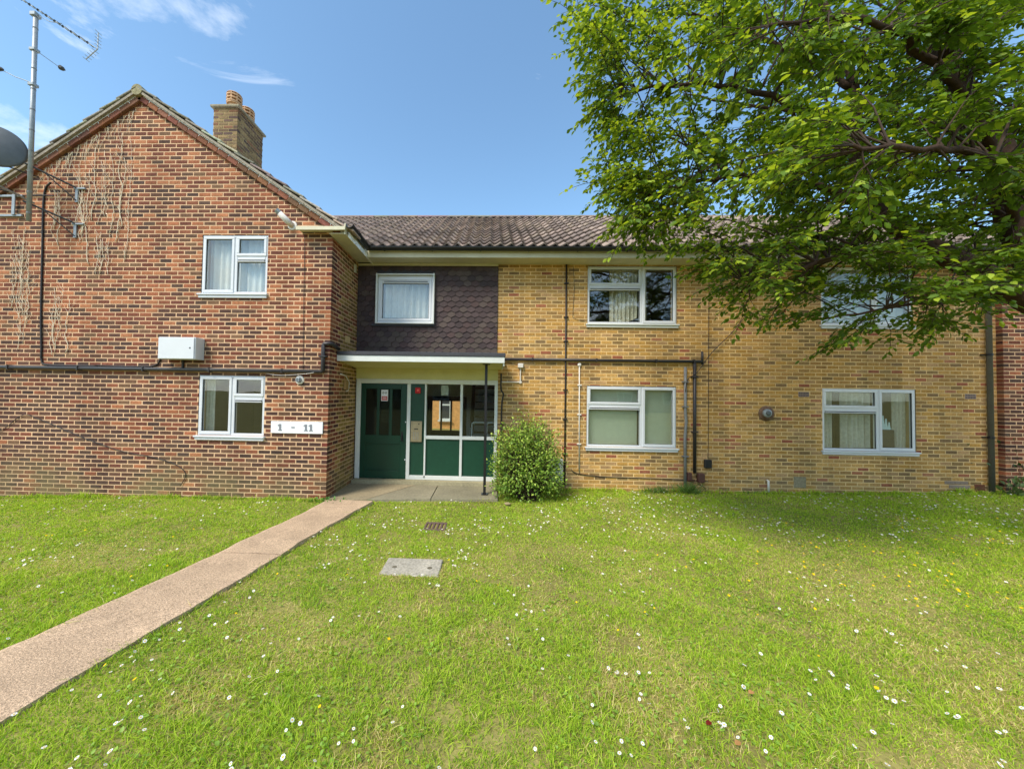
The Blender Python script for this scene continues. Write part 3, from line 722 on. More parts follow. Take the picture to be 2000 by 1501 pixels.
# eaves: soffits, fascias, gutters
E_ = MB(); E_.box(XE-.02, XR, YE+.02, YY+.006, 4.50, 4.512); E_.box(XC, XE-.02, 5.96, 7.3, 4.515, 4.527); E_.build('soffit', M['cream_paint'], B)
E_ = MB(); E_.box(XE-.03, XR, YE+.0, YE+.02, 4.49, 4.655); E_.box(XE-.05, XE-.03, 5.94, YE+.02, 4.50, 4.69); E_.build('fascia', M['cream_paint'], B)
E_ = MB(); E_.box(-3.35, XE-.02, 5.90, 5.935, 4.555, 4.62, bev=.004); E_.box(-3.35, XE-.02, 5.935, YR-.002, 4.60, 4.62); E_.build('eaves_box_end', M['cream_paint'], B)
def gutter(name, p, q, r=.058):
    p = Vector(p); q = Vector(q); d = (q-p).normalized(); side = Vector((0, 0, 1)).cross(d).normalized(); m = MB(); n = 9; pr_ = []
    for rr_ in (r, r-.005):
        pr_.append([(math.cos(PI+PI*k/n)*rr_, math.sin(PI+PI*k/n)*rr_) for k in range(n+1)])
    A_ = [p+side*a+Vector((0, 0, b)) for a, b in pr_[0]+pr_[1][::-1]]; Bv = [a+(q-p) for a in A_]; n2 = len(A_)
    for i in range(n2): j = (i+1) % n2; m.poly([A_[i], A_[j], Bv[j], Bv[i]])
    m.poly(A_[::-1]); m.poly(Bv)
    L_ = (q-p).length; s = .35
    o = m.build(name, M['black_plastic'], B, label=None)
    while s < L_:
        k_ = MB(); c = p+d*s
        k_.tube([c+side*math.cos(PI+PI*t/8)*(r+.006)+Vector((0, 0, math.sin(PI+PI*t/8)*(r+.006))) for t in range(9)], .009, 5); k_.build('gutter_bracket', M['black_plastic'], o); s += .95
    return o
gutter('gutter', (XE+.02, YE-.075, 4.665), (XR, YE-.075, 4.65), .068)
gutter('gutter', (XE+.04, 5.93, 4.675), (XE+.04, YE-.07, 4.665), .066)

# chimney
chx0, chx1, chy0, chy1, chz = -6.36, -5.79, 7.7, 8.6, 8.20
ch = MB(); ch.box(chx0+.006, chx1-.006, chy0+.006, chy1-.006, 6.3, chz-.001); chim = ch.build('chimney', M['chimney_mortar'], B, label='weathered brown brick chimney stack with two clay pots')
cb = MB()
for (poly, c, f, k) in lay(chx0, chx1, 6.6, chz, [], pal_chim, 'R', 0): brick_front(cb, (0, chy0, 0), UX, NY, poly, .1, c)
for (poly, c, f, k) in lay(0, chy1-chy0, 6.6, chz, [], pal_chim, 'L', 1):
    if k % 2 == 0 and poly[0][0] < .02: continue
    brick_front(cb, (chx1, chy0, 0), UYv, NXp, poly, .1, c)
cb.build('brickwork', M['chimney_brick'], chim, kind='stuff')
m = MB(); m.box(chx0-.05, chx1+.05, chy0-.05, chy1+.05, chz, chz+.055, bev=.01); m.box(chx0+.03, chx1-.03, chy0+.03, chy1-.03, chz+.055, chz+.10, bev=.02); m.build('chimney_cap', M['concrete'], chim)
for py in (7.92, 8.36):
    m = MB(); px = -6.045; m.lathe((px, py, chz+.08), (0, 0, 1), [(0, .125), (.13, .12), (.135, .15), (.165, .155)], 22)
    for k in range(3): m.lathe((px, py, chz+.245+k*.075), (0, 0, 1), [(0, .145), (.004, .16), (.034, .16), (.04, .145)], 22, (1-.05*k,)*3)
    for k in range(8):
        a = 2*PI*k/8+.2; m.box(px+.142*math.cos(a)-.012, px+.142*math.cos(a)+.012, py+.142*math.sin(a)-.012, py+.142*math.sin(a)+.012, chz+.22, chz+.46)
    m.lathe((px, py, chz+.455), (0, 0, 1), [(0, .16), (.02, .15), (.05, .10)], 22)
    o = m.build('chimney_pot', M['terracotta'], chim)
    m = MB(); m.lathe((px, py, chz+.20), (0, 0, 1), [(0, .1), (.25, .1)], 16); m.build('pot_liner', M['dark_wood'], chim)
# ------------------------------------------------------------------ entrance
yd = YY+.0
scr = empty('entrance_screen', (-1.3, yd, 0), parent=B, label='white framed entrance screen with green panels and two glazed lights')
m = MB()
def fb(x0, x1, z0, z1, d=.0): bar(m, x0, x1, yd-.02-d, yd+.07, z0, z1, .005)
fb(-2.765, -2.668, -.002, 2.07); fb(-2.668, .195, 1.978, 2.07); fb(-1.69, -1.617, -.002, 1.978); fb(-1.320, -1.284, .03, 1.978); fb(-1.617, .10, -.002, .085); fb(-.58, -.527, .085, 1.978); fb(.13, .195, -.002, 1.978); fb(.10, .13, -.002, .085)
fb(-1.284, -.58, .838, .905+.0); fb(-.527, .13, .838, .905)
m.build('frame', M['white_paint'], scr)
for (a, b, c, d) in ((-1.284, -.58, .085, .838), (-.527, .13, .085, .838), (-1.617, -1.32, .085, 1.978)):
    p = MB(); p.box(a, b, yd+.012, yd+.04, c, d); e = .022
    p.box(a, b, yd-.0, yd+.012, d-e, d, bev=.004); p.box(a, b, yd, yd+.012, c, c+e, bev=.004); p.box(a, a+e, yd, yd+.012, c+e, d-e, bev=.004); p.box(b-e, b, yd, yd+.012, c+e, d-e, bev=.004)
    p.build('panel', M['green_panel'], scr)
for (a, b) in ((-1.284, -.58), (-.527, .13)):
    g = MB(); g.box(a, b, yd+.02, yd+.026, .905, 1.978); g.build('pane', M['door_glass'], scr)
m = MB(); m.box(XC+.01, .195, yd-.012, yd+.03, 2.071, 2.30); m.box(XC+.01, .195, yd-.02, yd+.0, 2.071, 2.078); m.build('over_panel', M['cream_ply'], scr)
door = empty('entrance_door', (-2.18, yd, 0), parent=B, label='dark green door with dark glass above a solid panel')
m = MB(); x0, x1 = -2.665, -1.693
yb_ = yd+.0
for (a, b, c, d) in ((x0, x0+.105, .004, 1.972), (x1-.13, x1, .004, 1.972), (x0+.105, x1-.13, 1.86, 1.972), (x0+.105, x1-.13, .72, .90), (x0+.105, x1-.13, .004, .16)): m.box(a, b, yb_, yb_+.045, c, d, bev=.004)
m.box(x0+.105, x1-.13, yb_+.014, yb_+.036, .16, .72); m.box(x0+.335, x0+.395, yb_+.004, yb_+.04, .90, 1.86, bev=.003); m.box(x0+.60, x0+.66, yb_+.004, yb_+.04, .90, 1.86, bev=.003)
m.box(x0+.12, x1-.145, yb_+.008, yb_+.014, .175, .182); m.box(x0+.12, x1-.145, yb_+.008, yb_+.014, .698, .705)
m.build('door_leaf', M['green_paint'], door)
g = MB(); g.box(x0+.105, x1-.13, yb_+.018, yb_+.024, .90, 1.86); g.build('pane', M['dark_glass'], door)
m = MB(); m.box(-1.80, -1.765, yb_-.01, yb_, .78, .98, bev=.004); m.tube([(-1.783, yb_-.01, .90), (-1.783, yb_-.05, .90), (-1.783, yb_-.055, .80), (-1.783, yb_-.01, .79)], .010); m.build('handle', M['black_plastic'], door)
for z in (.40, 1.18): m = MB(); m.lathe((-1.712, yb_-.006, z), (0, 1, 0), [(0, .012), (.008, .014)], 10); m.build('lock_stud', M['sign_white'], door)

# canopy with its post
can = empty('entrance_canopy', (-1.25, 6.4, 2.4), parent=B, label='flat canopy with white fascia and dark felt edge over the entrance')
cx0, cx1, cyf = XC+.003, .285, 6.385
m = MB(); m.box(cx0, cx1, cyf, cyf+.025, 2.352, 2.462, bev=.004); m.box(cx1-.025, cx1, cyf+.025, YY-.002, 2.30, 2.462, bev=.004); m.build('canopy_fascia', M['white_paint'], can)
m = MB(); m.poly([(cx0, cyf+.025, 2.372), (cx1-.025, cyf+.025, 2.372), (cx1-.025, YY-.012, 2.29), (cx0, YY-.012, 2.29)]); m.poly([(cx0, cyf+.025, 2.384), (cx1-.025, cyf+.025, 2.384), (cx1-.025, YY-.012, 2.302), (cx0, YY-.012, 2.302)][::-1]); m.build('canopy_soffit', M['cream_ply'], can)
m = MB(); m.box(cx0, cx1+.014, cyf-.016, YY-.021, 2.463, 2.535, bev=.008); m.box(cx0, .14, YY-.06, YY-.021, 2.535, 2.60, bev=.008); m.build('felt_roof', M['felt'], can)
m = MB(); m.box(-.07, -.02, 6.63, 6.68, -.07, 2.352, bev=.004); m.box(-.115, .025, 6.60, 6.71, 2.34, 2.352); m.box(-.105, .015, 6.60, 6.71, -.072, -.060); m.build('post', M['black_plastic'], can)
for px in (-.09, 0.0): m = MB(); m.lathe((px, 6.62, -.06), (0, 0, 1), [(0, .008), (.012, .008)], 6); m.build('bolt', M['galv'], can)

# hall behind the glass, with a stair and the back door open to the yard
hall = empty('hall', (-1.2, 9, 0), parent=B)
m = MB(); HX0, HX1, HY0, HY1, HZ = -2.9, .9, YY+.26, 10.4, 2.30
for a in ((HX0-.05, HX0, HY0, HY1, 0, HZ), (HX1, HX1+.05, HY0, HY1, 0, HZ)): m.box(*a)
BD = (-1.78, -.62, .0, 1.70)
cells(m, (0, HY1, 0), UX, NY, HX0, HX1, 0, HZ, [BD], 0, -.0 if False else -.2)
m.build('hall_wall', M['dark_brick'], hall)
hb = MB()
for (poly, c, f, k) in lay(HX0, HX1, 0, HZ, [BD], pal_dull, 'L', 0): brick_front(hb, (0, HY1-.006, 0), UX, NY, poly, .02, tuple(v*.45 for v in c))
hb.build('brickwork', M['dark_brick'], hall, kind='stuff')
m = MB(); m.box(HX0-.05, HX1+.05, HY0-.25, HY1+.2, -.05, -.006); m.build('hall_floor', M['inner_floor'], hall)
m = MB(); m.box(HX0-.05, HX1+.05, HY0-.2, HY1, HZ, HZ+.05); m.build('hall_ceiling', M['inner_wall'], hall)
bd = empty('back_door', (-1.2, HY1, 0), parent=B, label='dark back door with three tall panes seen through the hall')
m = MB(); ring(m, BD[0], BD[1], HY1-.06, HY1+.05, BD[2], BD[3], .07)
m.box(BD[0]+.07, BD[1]-.07, HY1-.03, HY1+.02, .07, .70); m.box(BD[0]+.07, BD[0]+.14, HY1-.03, HY1+.02, .70, 1.63)
for k in (1, 2): m.box(BD[0]+.07+.29*k+.02, BD[0]+.07+.29*k+.07, HY1-.03, HY1+.02, .70, 1.56)
m.box(BD[0]+.14, BD[1]-.07, HY1-.03, HY1+.02, 1.56, 1.63); m.box(BD[1]-.16, BD[1]-.07, HY1-.03, HY1+.02, .70, 1.56); m.build('door_leaf', M['dark_wood'], bd)
st = empty('staircase', (.1, 9, 0), parent=B, label='dark open staircase rising to the right behind the glass')
for k in range(11):
    m = MB(); m.box(-.35, .85, 8.5+.0+k*.16, 8.5+.05+k*.16+.2, .22+k*.19, .25+k*.19, bev=.006); m.build('tread', M['galv'] if k % 1 else M['inner_wall'], st)
m = MB(); m.tube([(-.40, 8.45, .1), (-.40, 10.2, 2.15)], .035, 6); m.tube([(-.40, 8.45, 1.0), (-.40, 9.5, 2.2)], .025, 6); m.build('stringer', M['dark_wood'], st)

# yard building behind, seen through the hall
rear = empty('rear_building', (-1, 19, 0), 'orange brick building with white sash windows seen through the hall glass', 'building')
m = MB(); m.box(-8, 8, 19, 25, -.3, 6.5); m.build('wall', mat('rear_brick', (214, 158, 96), .9, n=.3, ns=6, bump=.3), rear)
for (a, b) in ((-2.62, -1.98), (-1.25, -.62), (.2, .85), (-4.2, -3.5)):
    z0, z1 = .35, 1.95
    m = MB(); ring(m, a, b, 18.93, 18.99, z0, z1, .08); m.box(a+.08, b-.08, 18.94, 18.985, 1.12, 1.20); m.box(a-.06, b+.06, 18.86, 18.93, z0-.08, z0); W_ = m.build('window', M['white_paint'], rear)
    m = MB(); m.box(a+.08, b-.08, 18.965, 18.975, z0+.08, z1-.08); m.build('pane', M['gasket'], W_)
prr = MB(); prism(prr, [(18.6, 6.5), (22, 9.2), (25.4, 6.5)], -8.3, 8.3, 'x'); prr.build('roof', M['felt'], rear)
# hall contents
wk = empty('walking_frame', (.0, 8.0, 0), 'white tubular frame standing in the hall behind the right hand glass', 'frame')
m = MB()
for x in (-.35, -.02): m.tube([(x, 7.78, 0), (x, 7.78, 1.12), (x+.03, 7.78, 1.16), (x+.27, 7.80, 1.16), (x+.30, 7.80, 1.12), (x+.30, 7.80, 0)], .016, 8)
m.tube([(-.05, 7.79, .95), (.0, 7.80, .95)], .012, 6); m.build('tube_frame', M['upvc'], wk)
for x in (-.35, -.05, -.02, .28):
    m = MB(); m.lathe((x, 7.79, 0), (0, 0, 1), [(0, .022), (.03, .020)], 10); m.build('foot', M['gasket'], wk)
nb = empty('notice_board', (-1.13, 7.9, 1.7), 'pale notice sheet hanging inside behind the middle light', 'notice')
m = MB(); m.box(-.985, -.835, YY+.03, YY+.034, 1.745, 1.955); m.build('sheet', M['paper'], nb)
# stickers on the door
t = empty('warning_sticker', (-2.2, yd, 1.6), 'white warning sticker with two ring symbols over a red block on the dark door glass', 'sticker')
m = MB(); m.box(-2.245, -2.10, yd+.012, yd+.0165, 1.61, 1.845, bev=.0015); m.build('sheet', M['sign_white'], t)
m = MB(); m.box(-2.232, -2.113, yd+.010, yd+.0119, 1.625, 1.71); m.build('red_block', M['sign_red'], t)
for cx_, cz_ in ((-2.20, 1.78), (-2.145, 1.78)):
    m = MB(); m.tube([(cx_+.018*math.cos(a*PI/8), yd+.0105, cz_+.022*math.sin(a*PI/8)) for a in range(17)], .003, 5); m.tube([(cx_-.012, yd+.0105, cz_-.015), (cx_+.012, yd+.0105, cz_+.015)], .003, 5); m.build('symbol', M['ink'], t)
for z_ in (1.652, 1.668, 1.684): m = MB(); m.box(-2.215, -2.13, yd+.008, yd+.0099, z_, z_+.006); m.build('text_line', M['sign_white'], t)
t = empty('paper_notice', (-2.27, yd, 1.35), 'creased paper notice taped inside the door glass below the sticker', 'notice')
m = MB(); n = 8
for i in range(n):
    za, zb = 1.16+.42*i/n, 1.16+.42*(i+1)/n; ya, yb2 = yd+.032+.006*(i % 2), yd+.032+.006*((i+1) % 2)
    m.poly([(-2.24, ya, za), (-2.09, ya, za), (-2.09, yb2, zb), (-2.24, yb2, zb)])
m.build('sheet', M['paper'], t)
# alarm, intercom
t = empty('door_alarm_light', (-1.47, yd, 1.85), 'square red alarm light on the narrow green panel by the door', 'alarm')
m = MB(); m.box(-1.52, -1.41, yd-.04, yd+.012, 1.78, 1.90, bev=.012); m.build('housing', M['red_plastic'], t)
m = MB(); m.lathe((-1.46, yd-.041, 1.845), (0, -1, 0), [(0, .022), (.008, .018), (.012, .008)], 14); m.build('lens', mat('pink_lens', (240, 110, 100), .3), t)
t = empty('intercom', (-1.48, yd, 1.0), 'brushed metal entry intercom panel with buttons between door and glass', 'intercom')
m = MB(); m.box(-1.60, -1.366, yd-.028, yd-.001, .775, 1.205, bev=.005); m.build('plate', M['steel'], t)
for i in range(3):
    for j in range(4):
        m = MB(); m.lathe((-1.535+i*.045, yd-.029, .845+j*.04), (0, -1, 0), [(0, .011), (.005, .010)], 10); m.build('button', M['galv'], t)
m = MB(); m.box(-1.525, -1.445, yd-.031, yd-.0285, 1.03, 1.05); m.build('display', M['ink'], t)
m = MB(); m.lathe((-1.43, yd-.029, 1.145), (0, -1, 0), [(0, .012), (.003, .012)], 12); m.build('camera_lens', M['ink'], t)

# ------------------------------------------------------------------ curtains and blinds
def curtain(x0, x1, y, z0, z1, m_, label, folds=7, amp=.02, grp=None, cut=None):
    o = MB(); n = folds*8; pr_ = None
    for i in range(n+1):
        u = i/n; x = x0+(x1-x0)*u; yy = y+amp*math.sin(u*folds*2*PI)+amp*.5*math.sin(u*folds*4.7+1)
        zb = z0 if cut is None else z0+cut(u)
        row = [(x, yy, zb+(z1-zb)*k/4) for k in range(5)]
        if pr_:
            for k in range(4): o.poly([pr_[k], row[k], row[k+1], pr_[k+1]])
        pr_ = row
    return o.build('curtain', m_, smooth=True, label=label, cat='curtain', group=grp)
curtain(-5.12, -3.98, YR+.15, 3.45, 4.6, M['net'], 'thin white net curtain in the upper gable window', 9)
curtain(-5.12, -4.95, YR+.16, .95, 2.1, M['curtain'], 'narrow grey curtain at the left edge of the lower gable window', 3)
curtain(-2.33, -1.2, YY+.15, 3.27, 4.24, M['net'], 'white net curtain in the small window over the porch', 8, .03)
curtain(2.52, 3.10, YY+.16, 3.2, 4.5, M['lace'], 'patterned lace curtain drawn to the middle of the upper window', 7, .025, cut=lambda u: .06+.28*max(0, u-.35))
curtain(3.14, 3.28, YY+.16, 3.2, 4.5, M['lace'], 'strip of lace curtain in the right hand sash of the upper window', 2, .02)
curtain(6.72, 7.02, YY+.16, .72, 2.05, M['curtain'], 'grey curtain at the left edge of the ground floor window with the ship', 4, .025)
curtain(7.20, 7.76, YY+.16, .72, 2.05, M['curtain'], 'wide grey curtain left of the mullion beside the ship ornament', 5, .03)
curtain(8.22, 8.48, YY+.16, .72, 2.05, M['curtain'], 'grey curtain at the right of the ship ornament', 3, .025)
curtain(6.70, 8.46, YY+.16, 3.2, 4.5, M['net'], 'white net curtain behind the window under the tree', 12, .03)
bl = empty('venetian_blind', (2.9, YY+.29, 2), 'pale green slatted blind closed across the ground floor window', 'blind')
for (a, b) in ((2.05, 3.10), (3.16, 3.80)):
    for k in range(48):
        z = .76+k*.025; m = MB(); m.poly([(a, YY+.165, z), (b, YY+.165, z), (b, YY+.152, z+.027), (a, YY+.152, z+.027)]); m.build('slat', M['blind'], bl)
sh = empty('ship_ornament', (8.02, YY+.2, 1.2), 'pale blue sailing ship ornament standing in the right hand sash', 'ornament')
m = MB(); prism(m, [(7.86, 1.23), (7.90, 1.20), (8.14, 1.20), (8.18, 1.23)], YY+.13, YY+.17, 'y'); m.build('hull', M['ornament'], sh)
for (x, h, w_) in ((7.90, .10, .05), (7.96, .20, .06), (8.02, .25, .07), (8.08, .19, .06), (8.14, .12, .05)):
    m = MB(); prism(m, [(x-w_/2, 1.232), (x+w_/2, 1.232), (x+.012, 1.232+h), (x-.006, 1.232+h)], YY+.145, YY+.155, 'y'); m.build('sail', M['ornament'], sh)
# the ship stands on the window board
m = MB(); m.box(6.72, 8.48, YY+.09, YY+.24, 1.160, 1.19, bev=.004); m = MB(); m.box(7.84, 8.2, YY+.10, YY+.2, .79, 1.1985, bev=.01); props(m.build('window_shelf', M['dark_wood']), 'dark stand under the ship ornament', 'stand')

# ------------------------------------------------------------------ fittings on the walls
# number sign
t = empty('number_sign', (-3.33, YR, 1.15), 'long white sign reading 1 - 11 in grey numerals', 'sign')
m = MB(); m.box(-3.79, -2.87, YR-.022, YR-.002, 1.052, 1.258, bev=.003); m.build('sign_board', M['sign_white'], t)
def numeral_one(x):
    m = MB(); y0, y1 = YR-.0265, YR-.0221
    w_ = .018
    def pr3(P): prism(m, P, y0, y1, 'y')
    pr3([(x-w_, 1.112), (x+w_, 1.112), (x+w_, 1.212), (x-w_, 1.212)])
    m.box(x-.034, x+.034, y0+.0004, y1, 1.096, 1.112)
    pr3([(x-w_-.022, 1.176), (x-w_-.0002, 1.184), (x-w_-.0002, 1.211), (x-w_-.010, 1.200), (x-w_-.022, 1.196)])
    m.build('numeral', M['sign_grey'], t)
for x in (-3.623, -3.165, -3.075): numeral_one(x)
m = MB(); m.box(-3.425, -3.365, YR-.0265, YR-.0221, 1.146, 1.166); m.build('dash', M['sign_grey'], t)

# meter box
t = empty('wall_cabinet', (-5.5, YR, 2.5), 'white metal cabinet fixed to the red wall above the black pipe', 'cabinet')
m = MB(); m.box(-5.70, -5.045, YR-.20, YR-.004, 2.305, 2.685, bev=.006); m.build('case', M['upvc'], t)
m = MB(); m.box(-5.695, -5.06, YR-.214, YR-.201, 2.312, 2.678, bev=.004); m.build('door', M['upvc'], t)
m = MB(); m.lathe((-5.13, YR-.214, 2.50), (0, -1, 0), [(0, .014), (.005, .012)], 12); m.build('lock', M['gasket'], t)

def pipe(name, pts, r, m_, label, cat, clips=(), clip_m=None, n=10, grp=None):
    o = empty(name, pts[0], label, cat, grp); q = MB(); q.tube(pts, r, n); q.build('run', m_, o, smooth=True)
    for c, ax in clips:
        k = MB(); c = Vector(c)
        if ax == 'x': k.box(c.x-.012, c.x+.012, c.y-r-.006, c.y+r+.03, c.z-r-.006, c.z+r+.006, bev=.003)
        else: k.box(c.x-r-.03, c.x+r+.03, c.y-r-.006, c.y+r+.03, c.z-.012, c.z+.012, bev=.003)
        k.build('clip', clip_m or m_, o)
    return o
yp = YR-.045
pipe('service_pipe', [(-10, yp, 2.135), (-2.90, yp, 2.135), (-2.885, yp, 2.15), (-2.885, yp, 2.60), (-2.87, yp, 2.62), (-2.77, yp, 2.625), (-2.745, yp+.03, 2.62), (-2.745, 6.36, 2.57)], .034, M['dark_pipe'], 'thick dark pipe running along the whole red gable wall and up at its corner', 'pipe', [((x, yp, 2.135), 'x') for x in (-8.6, -7.3, -6.1, -4.9, -3.6)]+[((-2.885, yp, 2.4), 'z')])
yp = YY-.04
pipe('service_pipe', [(.30, yp, 2.515), (4.305, yp, 2.515)], .030, M['dark_pipe'], 'dark horizontal pipe across the yellow wall from the canopy', 'pipe', [((x, yp, 2.515), 'x') for x in (.9, 2.2, 3.4, 4.15)])
pipe('stub_pipe', [(4.315, yp, 2.46), (4.315, yp, 2.72)], .022, M['dark_pipe'], 'short dark upright pipe at the end of the horizontal pipe', 'pipe')
pipe('drop_pipe', [(1.575, YY-.02, 4.49), (1.58, YY-.02, -.05)], .016, M['cable'], 'thin dark drop pipe down the yellow wall left of the windows', 'pipe', [((1.578, YY-.02, z), 'z') for z in (4.1, 3.4, 2.9, 1.9, 1.3, .6)])
pipe('white_conduit', [(1.86, YY-.016, 2.40), (1.872, YY-.016, .24)], .011, M['white_cable'], 'thin white conduit hanging down left of the blind window', 'conduit', [((1.865, YY-.016, z), 'z') for z in (2.0, 1.4, .8)])
m = MB(); m.lathe((1.86, YY-.003, 2.42), (0, -1, 0), [(0, .04), (.025, .038), (.034, .025)], 16); props(m.build('conduit_cap', M['white_cable'], smooth=True), 'round white cap on top of the thin white conduit', 'cap')
pipe('grey_conduit', [(3.985, YY-.03, 2.40), (3.985, YY-.03, 1.5), (4.0, YY-.035, 1.3), (3.98, YY-.03, 1.0), (3.985, YY-.03, -.05)], .027, M['grey_pipe'], 'grey conduit right of the blind window', 'conduit', [((3.985, YY-.03, z), 'z') for z in (2.1, 1.6, .6)])
pipe('black_downpipe', [(4.165, YY-.04, 2.49), (4.165, YY-.04, .27)], .03, M['dark_pipe'], 'dark downpipe hanging from the end of the horizontal pipe', 'pipe', [((4.165, YY-.04, z), 'z') for z in (2.2, 1.1)])
# downpipe on the right
t = empty('rainwater_pipe', (9.83, YY-.06, 0), 'tall grey rainwater pipe near the right end of the facade', 'drainpipe')
m = MB(); m.tube([(9.83, YY-.30, 4.58), (9.83, YY-.30, 4.46), (9.83, YY-.06, 4.32), (9.83, YY-.06, -.02)], .040, 14); m.build('pipe_run', mat('grey_dark', (96, 94, 90), .55, n=.15, ns=8), t, smooth=True)
for z in (2.72, 1.10, 4.1): m = MB(); m.tube([(9.83, YY-.06, z-.022), (9.83, YY-.06, z+.022)], .047, 14); m.box(9.72, 9.79, YY-.03, YY-.002, z-.012, z+.012); m.build('bracket', M['black_plastic'], t)
# boxes
for (x0, x1, z0, z1, y, m_, nm, lb, ct) in (
    (4.36, 4.50, .375, .545, .06, 'black_plastic', 'telephone_box', 'small black cable box beside the downpipe', 'cable box'),
    (4.015, 4.10, .12, .28, .08, 'brown_box', 'brown_box', 'left brown box at the foot of the grey conduit', 'box'),
    (4.215, 4.34, .09, .27, .10, 'brown_box', 'brown_box', 'right brown box at the foot of the dark downpipe', 'box')):
    t = empty(nm, ((x0+x1)/2, YY, z0), lb, ct)
    m = MB(); m.box(x0, x1, YY-y, YY-.002, z0, z1, bev=.012); m.build('case', M[m_], t); m = MB(); m.box(x0+.008, x1-.008, YY-y-.006, YY-y+.001, z0+.01, z1-.01, bev=.003); m.build('lid', M[m_], t)
t = empty('junction_box', (.65, YY, 2.4), 'small white junction box right of the canopy with white conduit', 'junction box')
m = MB(); m.box(.60, .71, YY-.07, YY-.002, 2.34, 2.43, bev=.008); m.build('case', M['white_cable'], t)
m = MB(); m.tube([(.655, YY-.02, 2.34), (.655, YY-.02, 2.06), (.64, YY-.02, 2.045), (.24, YY-.02, 2.045)], .012, 8); m.build('conduit', M['white_cable'], t)
m = MB(); m.lathe((.655, YY-.003, 2.045), (0, -1, 0), [(0, .03), (.03, .028)], 12); m.build('elbow', M['white_cable'], t)
t = empty('meter_cupboard', (1.43, YY, .1), 'white meter cupboard on the wall, half hidden by the bush', 'cupboard')
m = MB(); m.box(1.16, 1.53, YY-.10, YY-.002, .03, .50, bev=.008); m.build('case', M['white_paint'], t); m = MB(); m.box(1.18, 1.51, YY-.108, YY-.099, .05, .48, bev=.003); m.build('door', M['white_paint'], t)
# flue outlets and lights
def flue(x, z, y, r, label, wonky=False):
    t = empty('flue_outlet', (x, y, z), label, 'flue')
    m = MB(); m.lathe((x, y-.001, z), (0, -1, 0), [(0, r*1.05), (.012, r), (.016, r*.7)], 22); m.build('collar', M['white_cable'], t, smooth=False)
    m = MB(); m.lathe((x, y-.012, z), (0, -1, 0), [(0, r*.62), (.05, r*.6), (.055, r*.5)], 18); m.build('spout', M['galv'], t)
    m = MB()
    for k in range(3): m.tube([(x-r*.4+k*r*.4, y-.069, z-r*.45), (x-r*.4+k*r*.4, y-.069, z+r*.45)], .005, 5)
    m.build('grille', M['gasket'], t)
flue(-3.31, 1.985, YR, .075, 'round white flue outlet on the red wall above the number sign')
t = empty('balanced_flue', (5.60, YY, 1.49), 'rusty round boiler flue cowl on the yellow wall', 'flue')
m = MB(); m.lathe((5.60, YY-.001, 1.49), (0, -1, 0), [(0, .155), (.015, .15), (.03, .13), (.05, .12), (.06, .09)], 26); m.build('cowl', mat('rusty', (116, 88, 68), .7, metal=.2, n=.45, ns=22, bump=.3), t, smooth=False)
m = MB(); m.lathe((5.57, YY-.05, 1.50), (0, -1, 0), [(0, .085), (.04, .08), (.055, .05)], 20); m.build('outlet', M['galv'], t, smooth=False)
m = MB(); m.lathe((5.565, YY-.1055, 1.50), (0, -1, 0), [(0, .05), (.012, .046), (.02, .03)], 18); m.build('centre_cap', M['dish'], t)
for k in range(8): a = k*PI/4; m = MB(); m.box(5.57+.10*math.cos(a)-.006, 5.57+.10*math.cos(a)+.006, YY-.075, YY-.052, 1.50+.10*math.sin(a)-.006, 1.50+.10*math.sin(a)+.006); m.build('cage_stud', M['dark_iron'], t)
t = empty('flue_spout', (-3.57, YR, 4.77), 'white angled flue spout below the right verge of the gable', 'flue')
m = MB(); m.lathe((-3.52, YR-.001, 4.72), (0, -1, 0), [(0, .085), (.014, .08), (.02, .05)], 22); m.build('collar', M['white_cable'], t)
m = MB(); m.tube([(-3.52, YR-.015, 4.72), (-3.56, YR-.09, 4.755), (-3.66, YR-.17, 4.86)], [.052, .052, .048], 16); m.build('spout', M['white_cable'], t, smooth=True)
m = MB(); m.tube([(-3.655, YR-.166, 4.855), (-3.70, YR-.20, 4.90)], [.046, .046], 14, (.5, .5, .5)); m.build('mouth', M['galv'], t)
# small vents on the return wall, cable loops under the canopy
m = MB(); m.box(XC+.002, XC+.03, YR+.98, YR+1.07, 4.24, 4.40, bev=.004); props(m.build('wall_vent', M['cream_paint']), 'small cream vent high on the side wall of the wing', 'vent')
m = MB(); m.box(XC+.001, XC+.012, YR+.64, YR+.86, 2.75, 2.88, bev=.003); props(m.build('wall_vent', M['yellow_mortar']), 'sand coloured square vent low on the side wall above the canopy', 'vent')
t = empty('cable_box', (XC, 6.9, 1.9), 'small tan cable box with looped cable under the canopy', 'cable box')
m = MB(); m.box(XC+.002, XC+.05, 6.72, 6.86, 1.83, 2.00, bev=.006); m.build('case', mat('tan', (150, 118, 72), .6), t)
m = MB(); m.tube([(XC+.03, 6.50, 2.12), (XC+.03, 6.75, 2.10), (XC+.03, 6.93, 1.98), (XC+.03, 6.90, 1.82), (XC+.03, 6.80, 1.80)], .009, 6); m.build('cable_loop', M['white_cable'], t, smooth=True)
m = MB(); m.box(5.56, 5.64, YY-.06, YY+.0, .0, .02) ; m = MB(); m.tube([(5.60, YY-.01, .16), (5.60, YY-.05, .15), (5.60, YY-.05, -.07)], .018, 10); props(m.build('overflow_pipe', M['white_cable'], smooth=True), 'short pale overflow pipe at the foot of the yellow wall', 'pipe')
m = MB(); m.box(6.13, 6.37, YY-.006, YY+.01, .02, .24, (.85, .85, .8), .004); props(m.build('mortar_patch', M['concrete']), 'square grey mortar patch low on the yellow wall', 'patch')
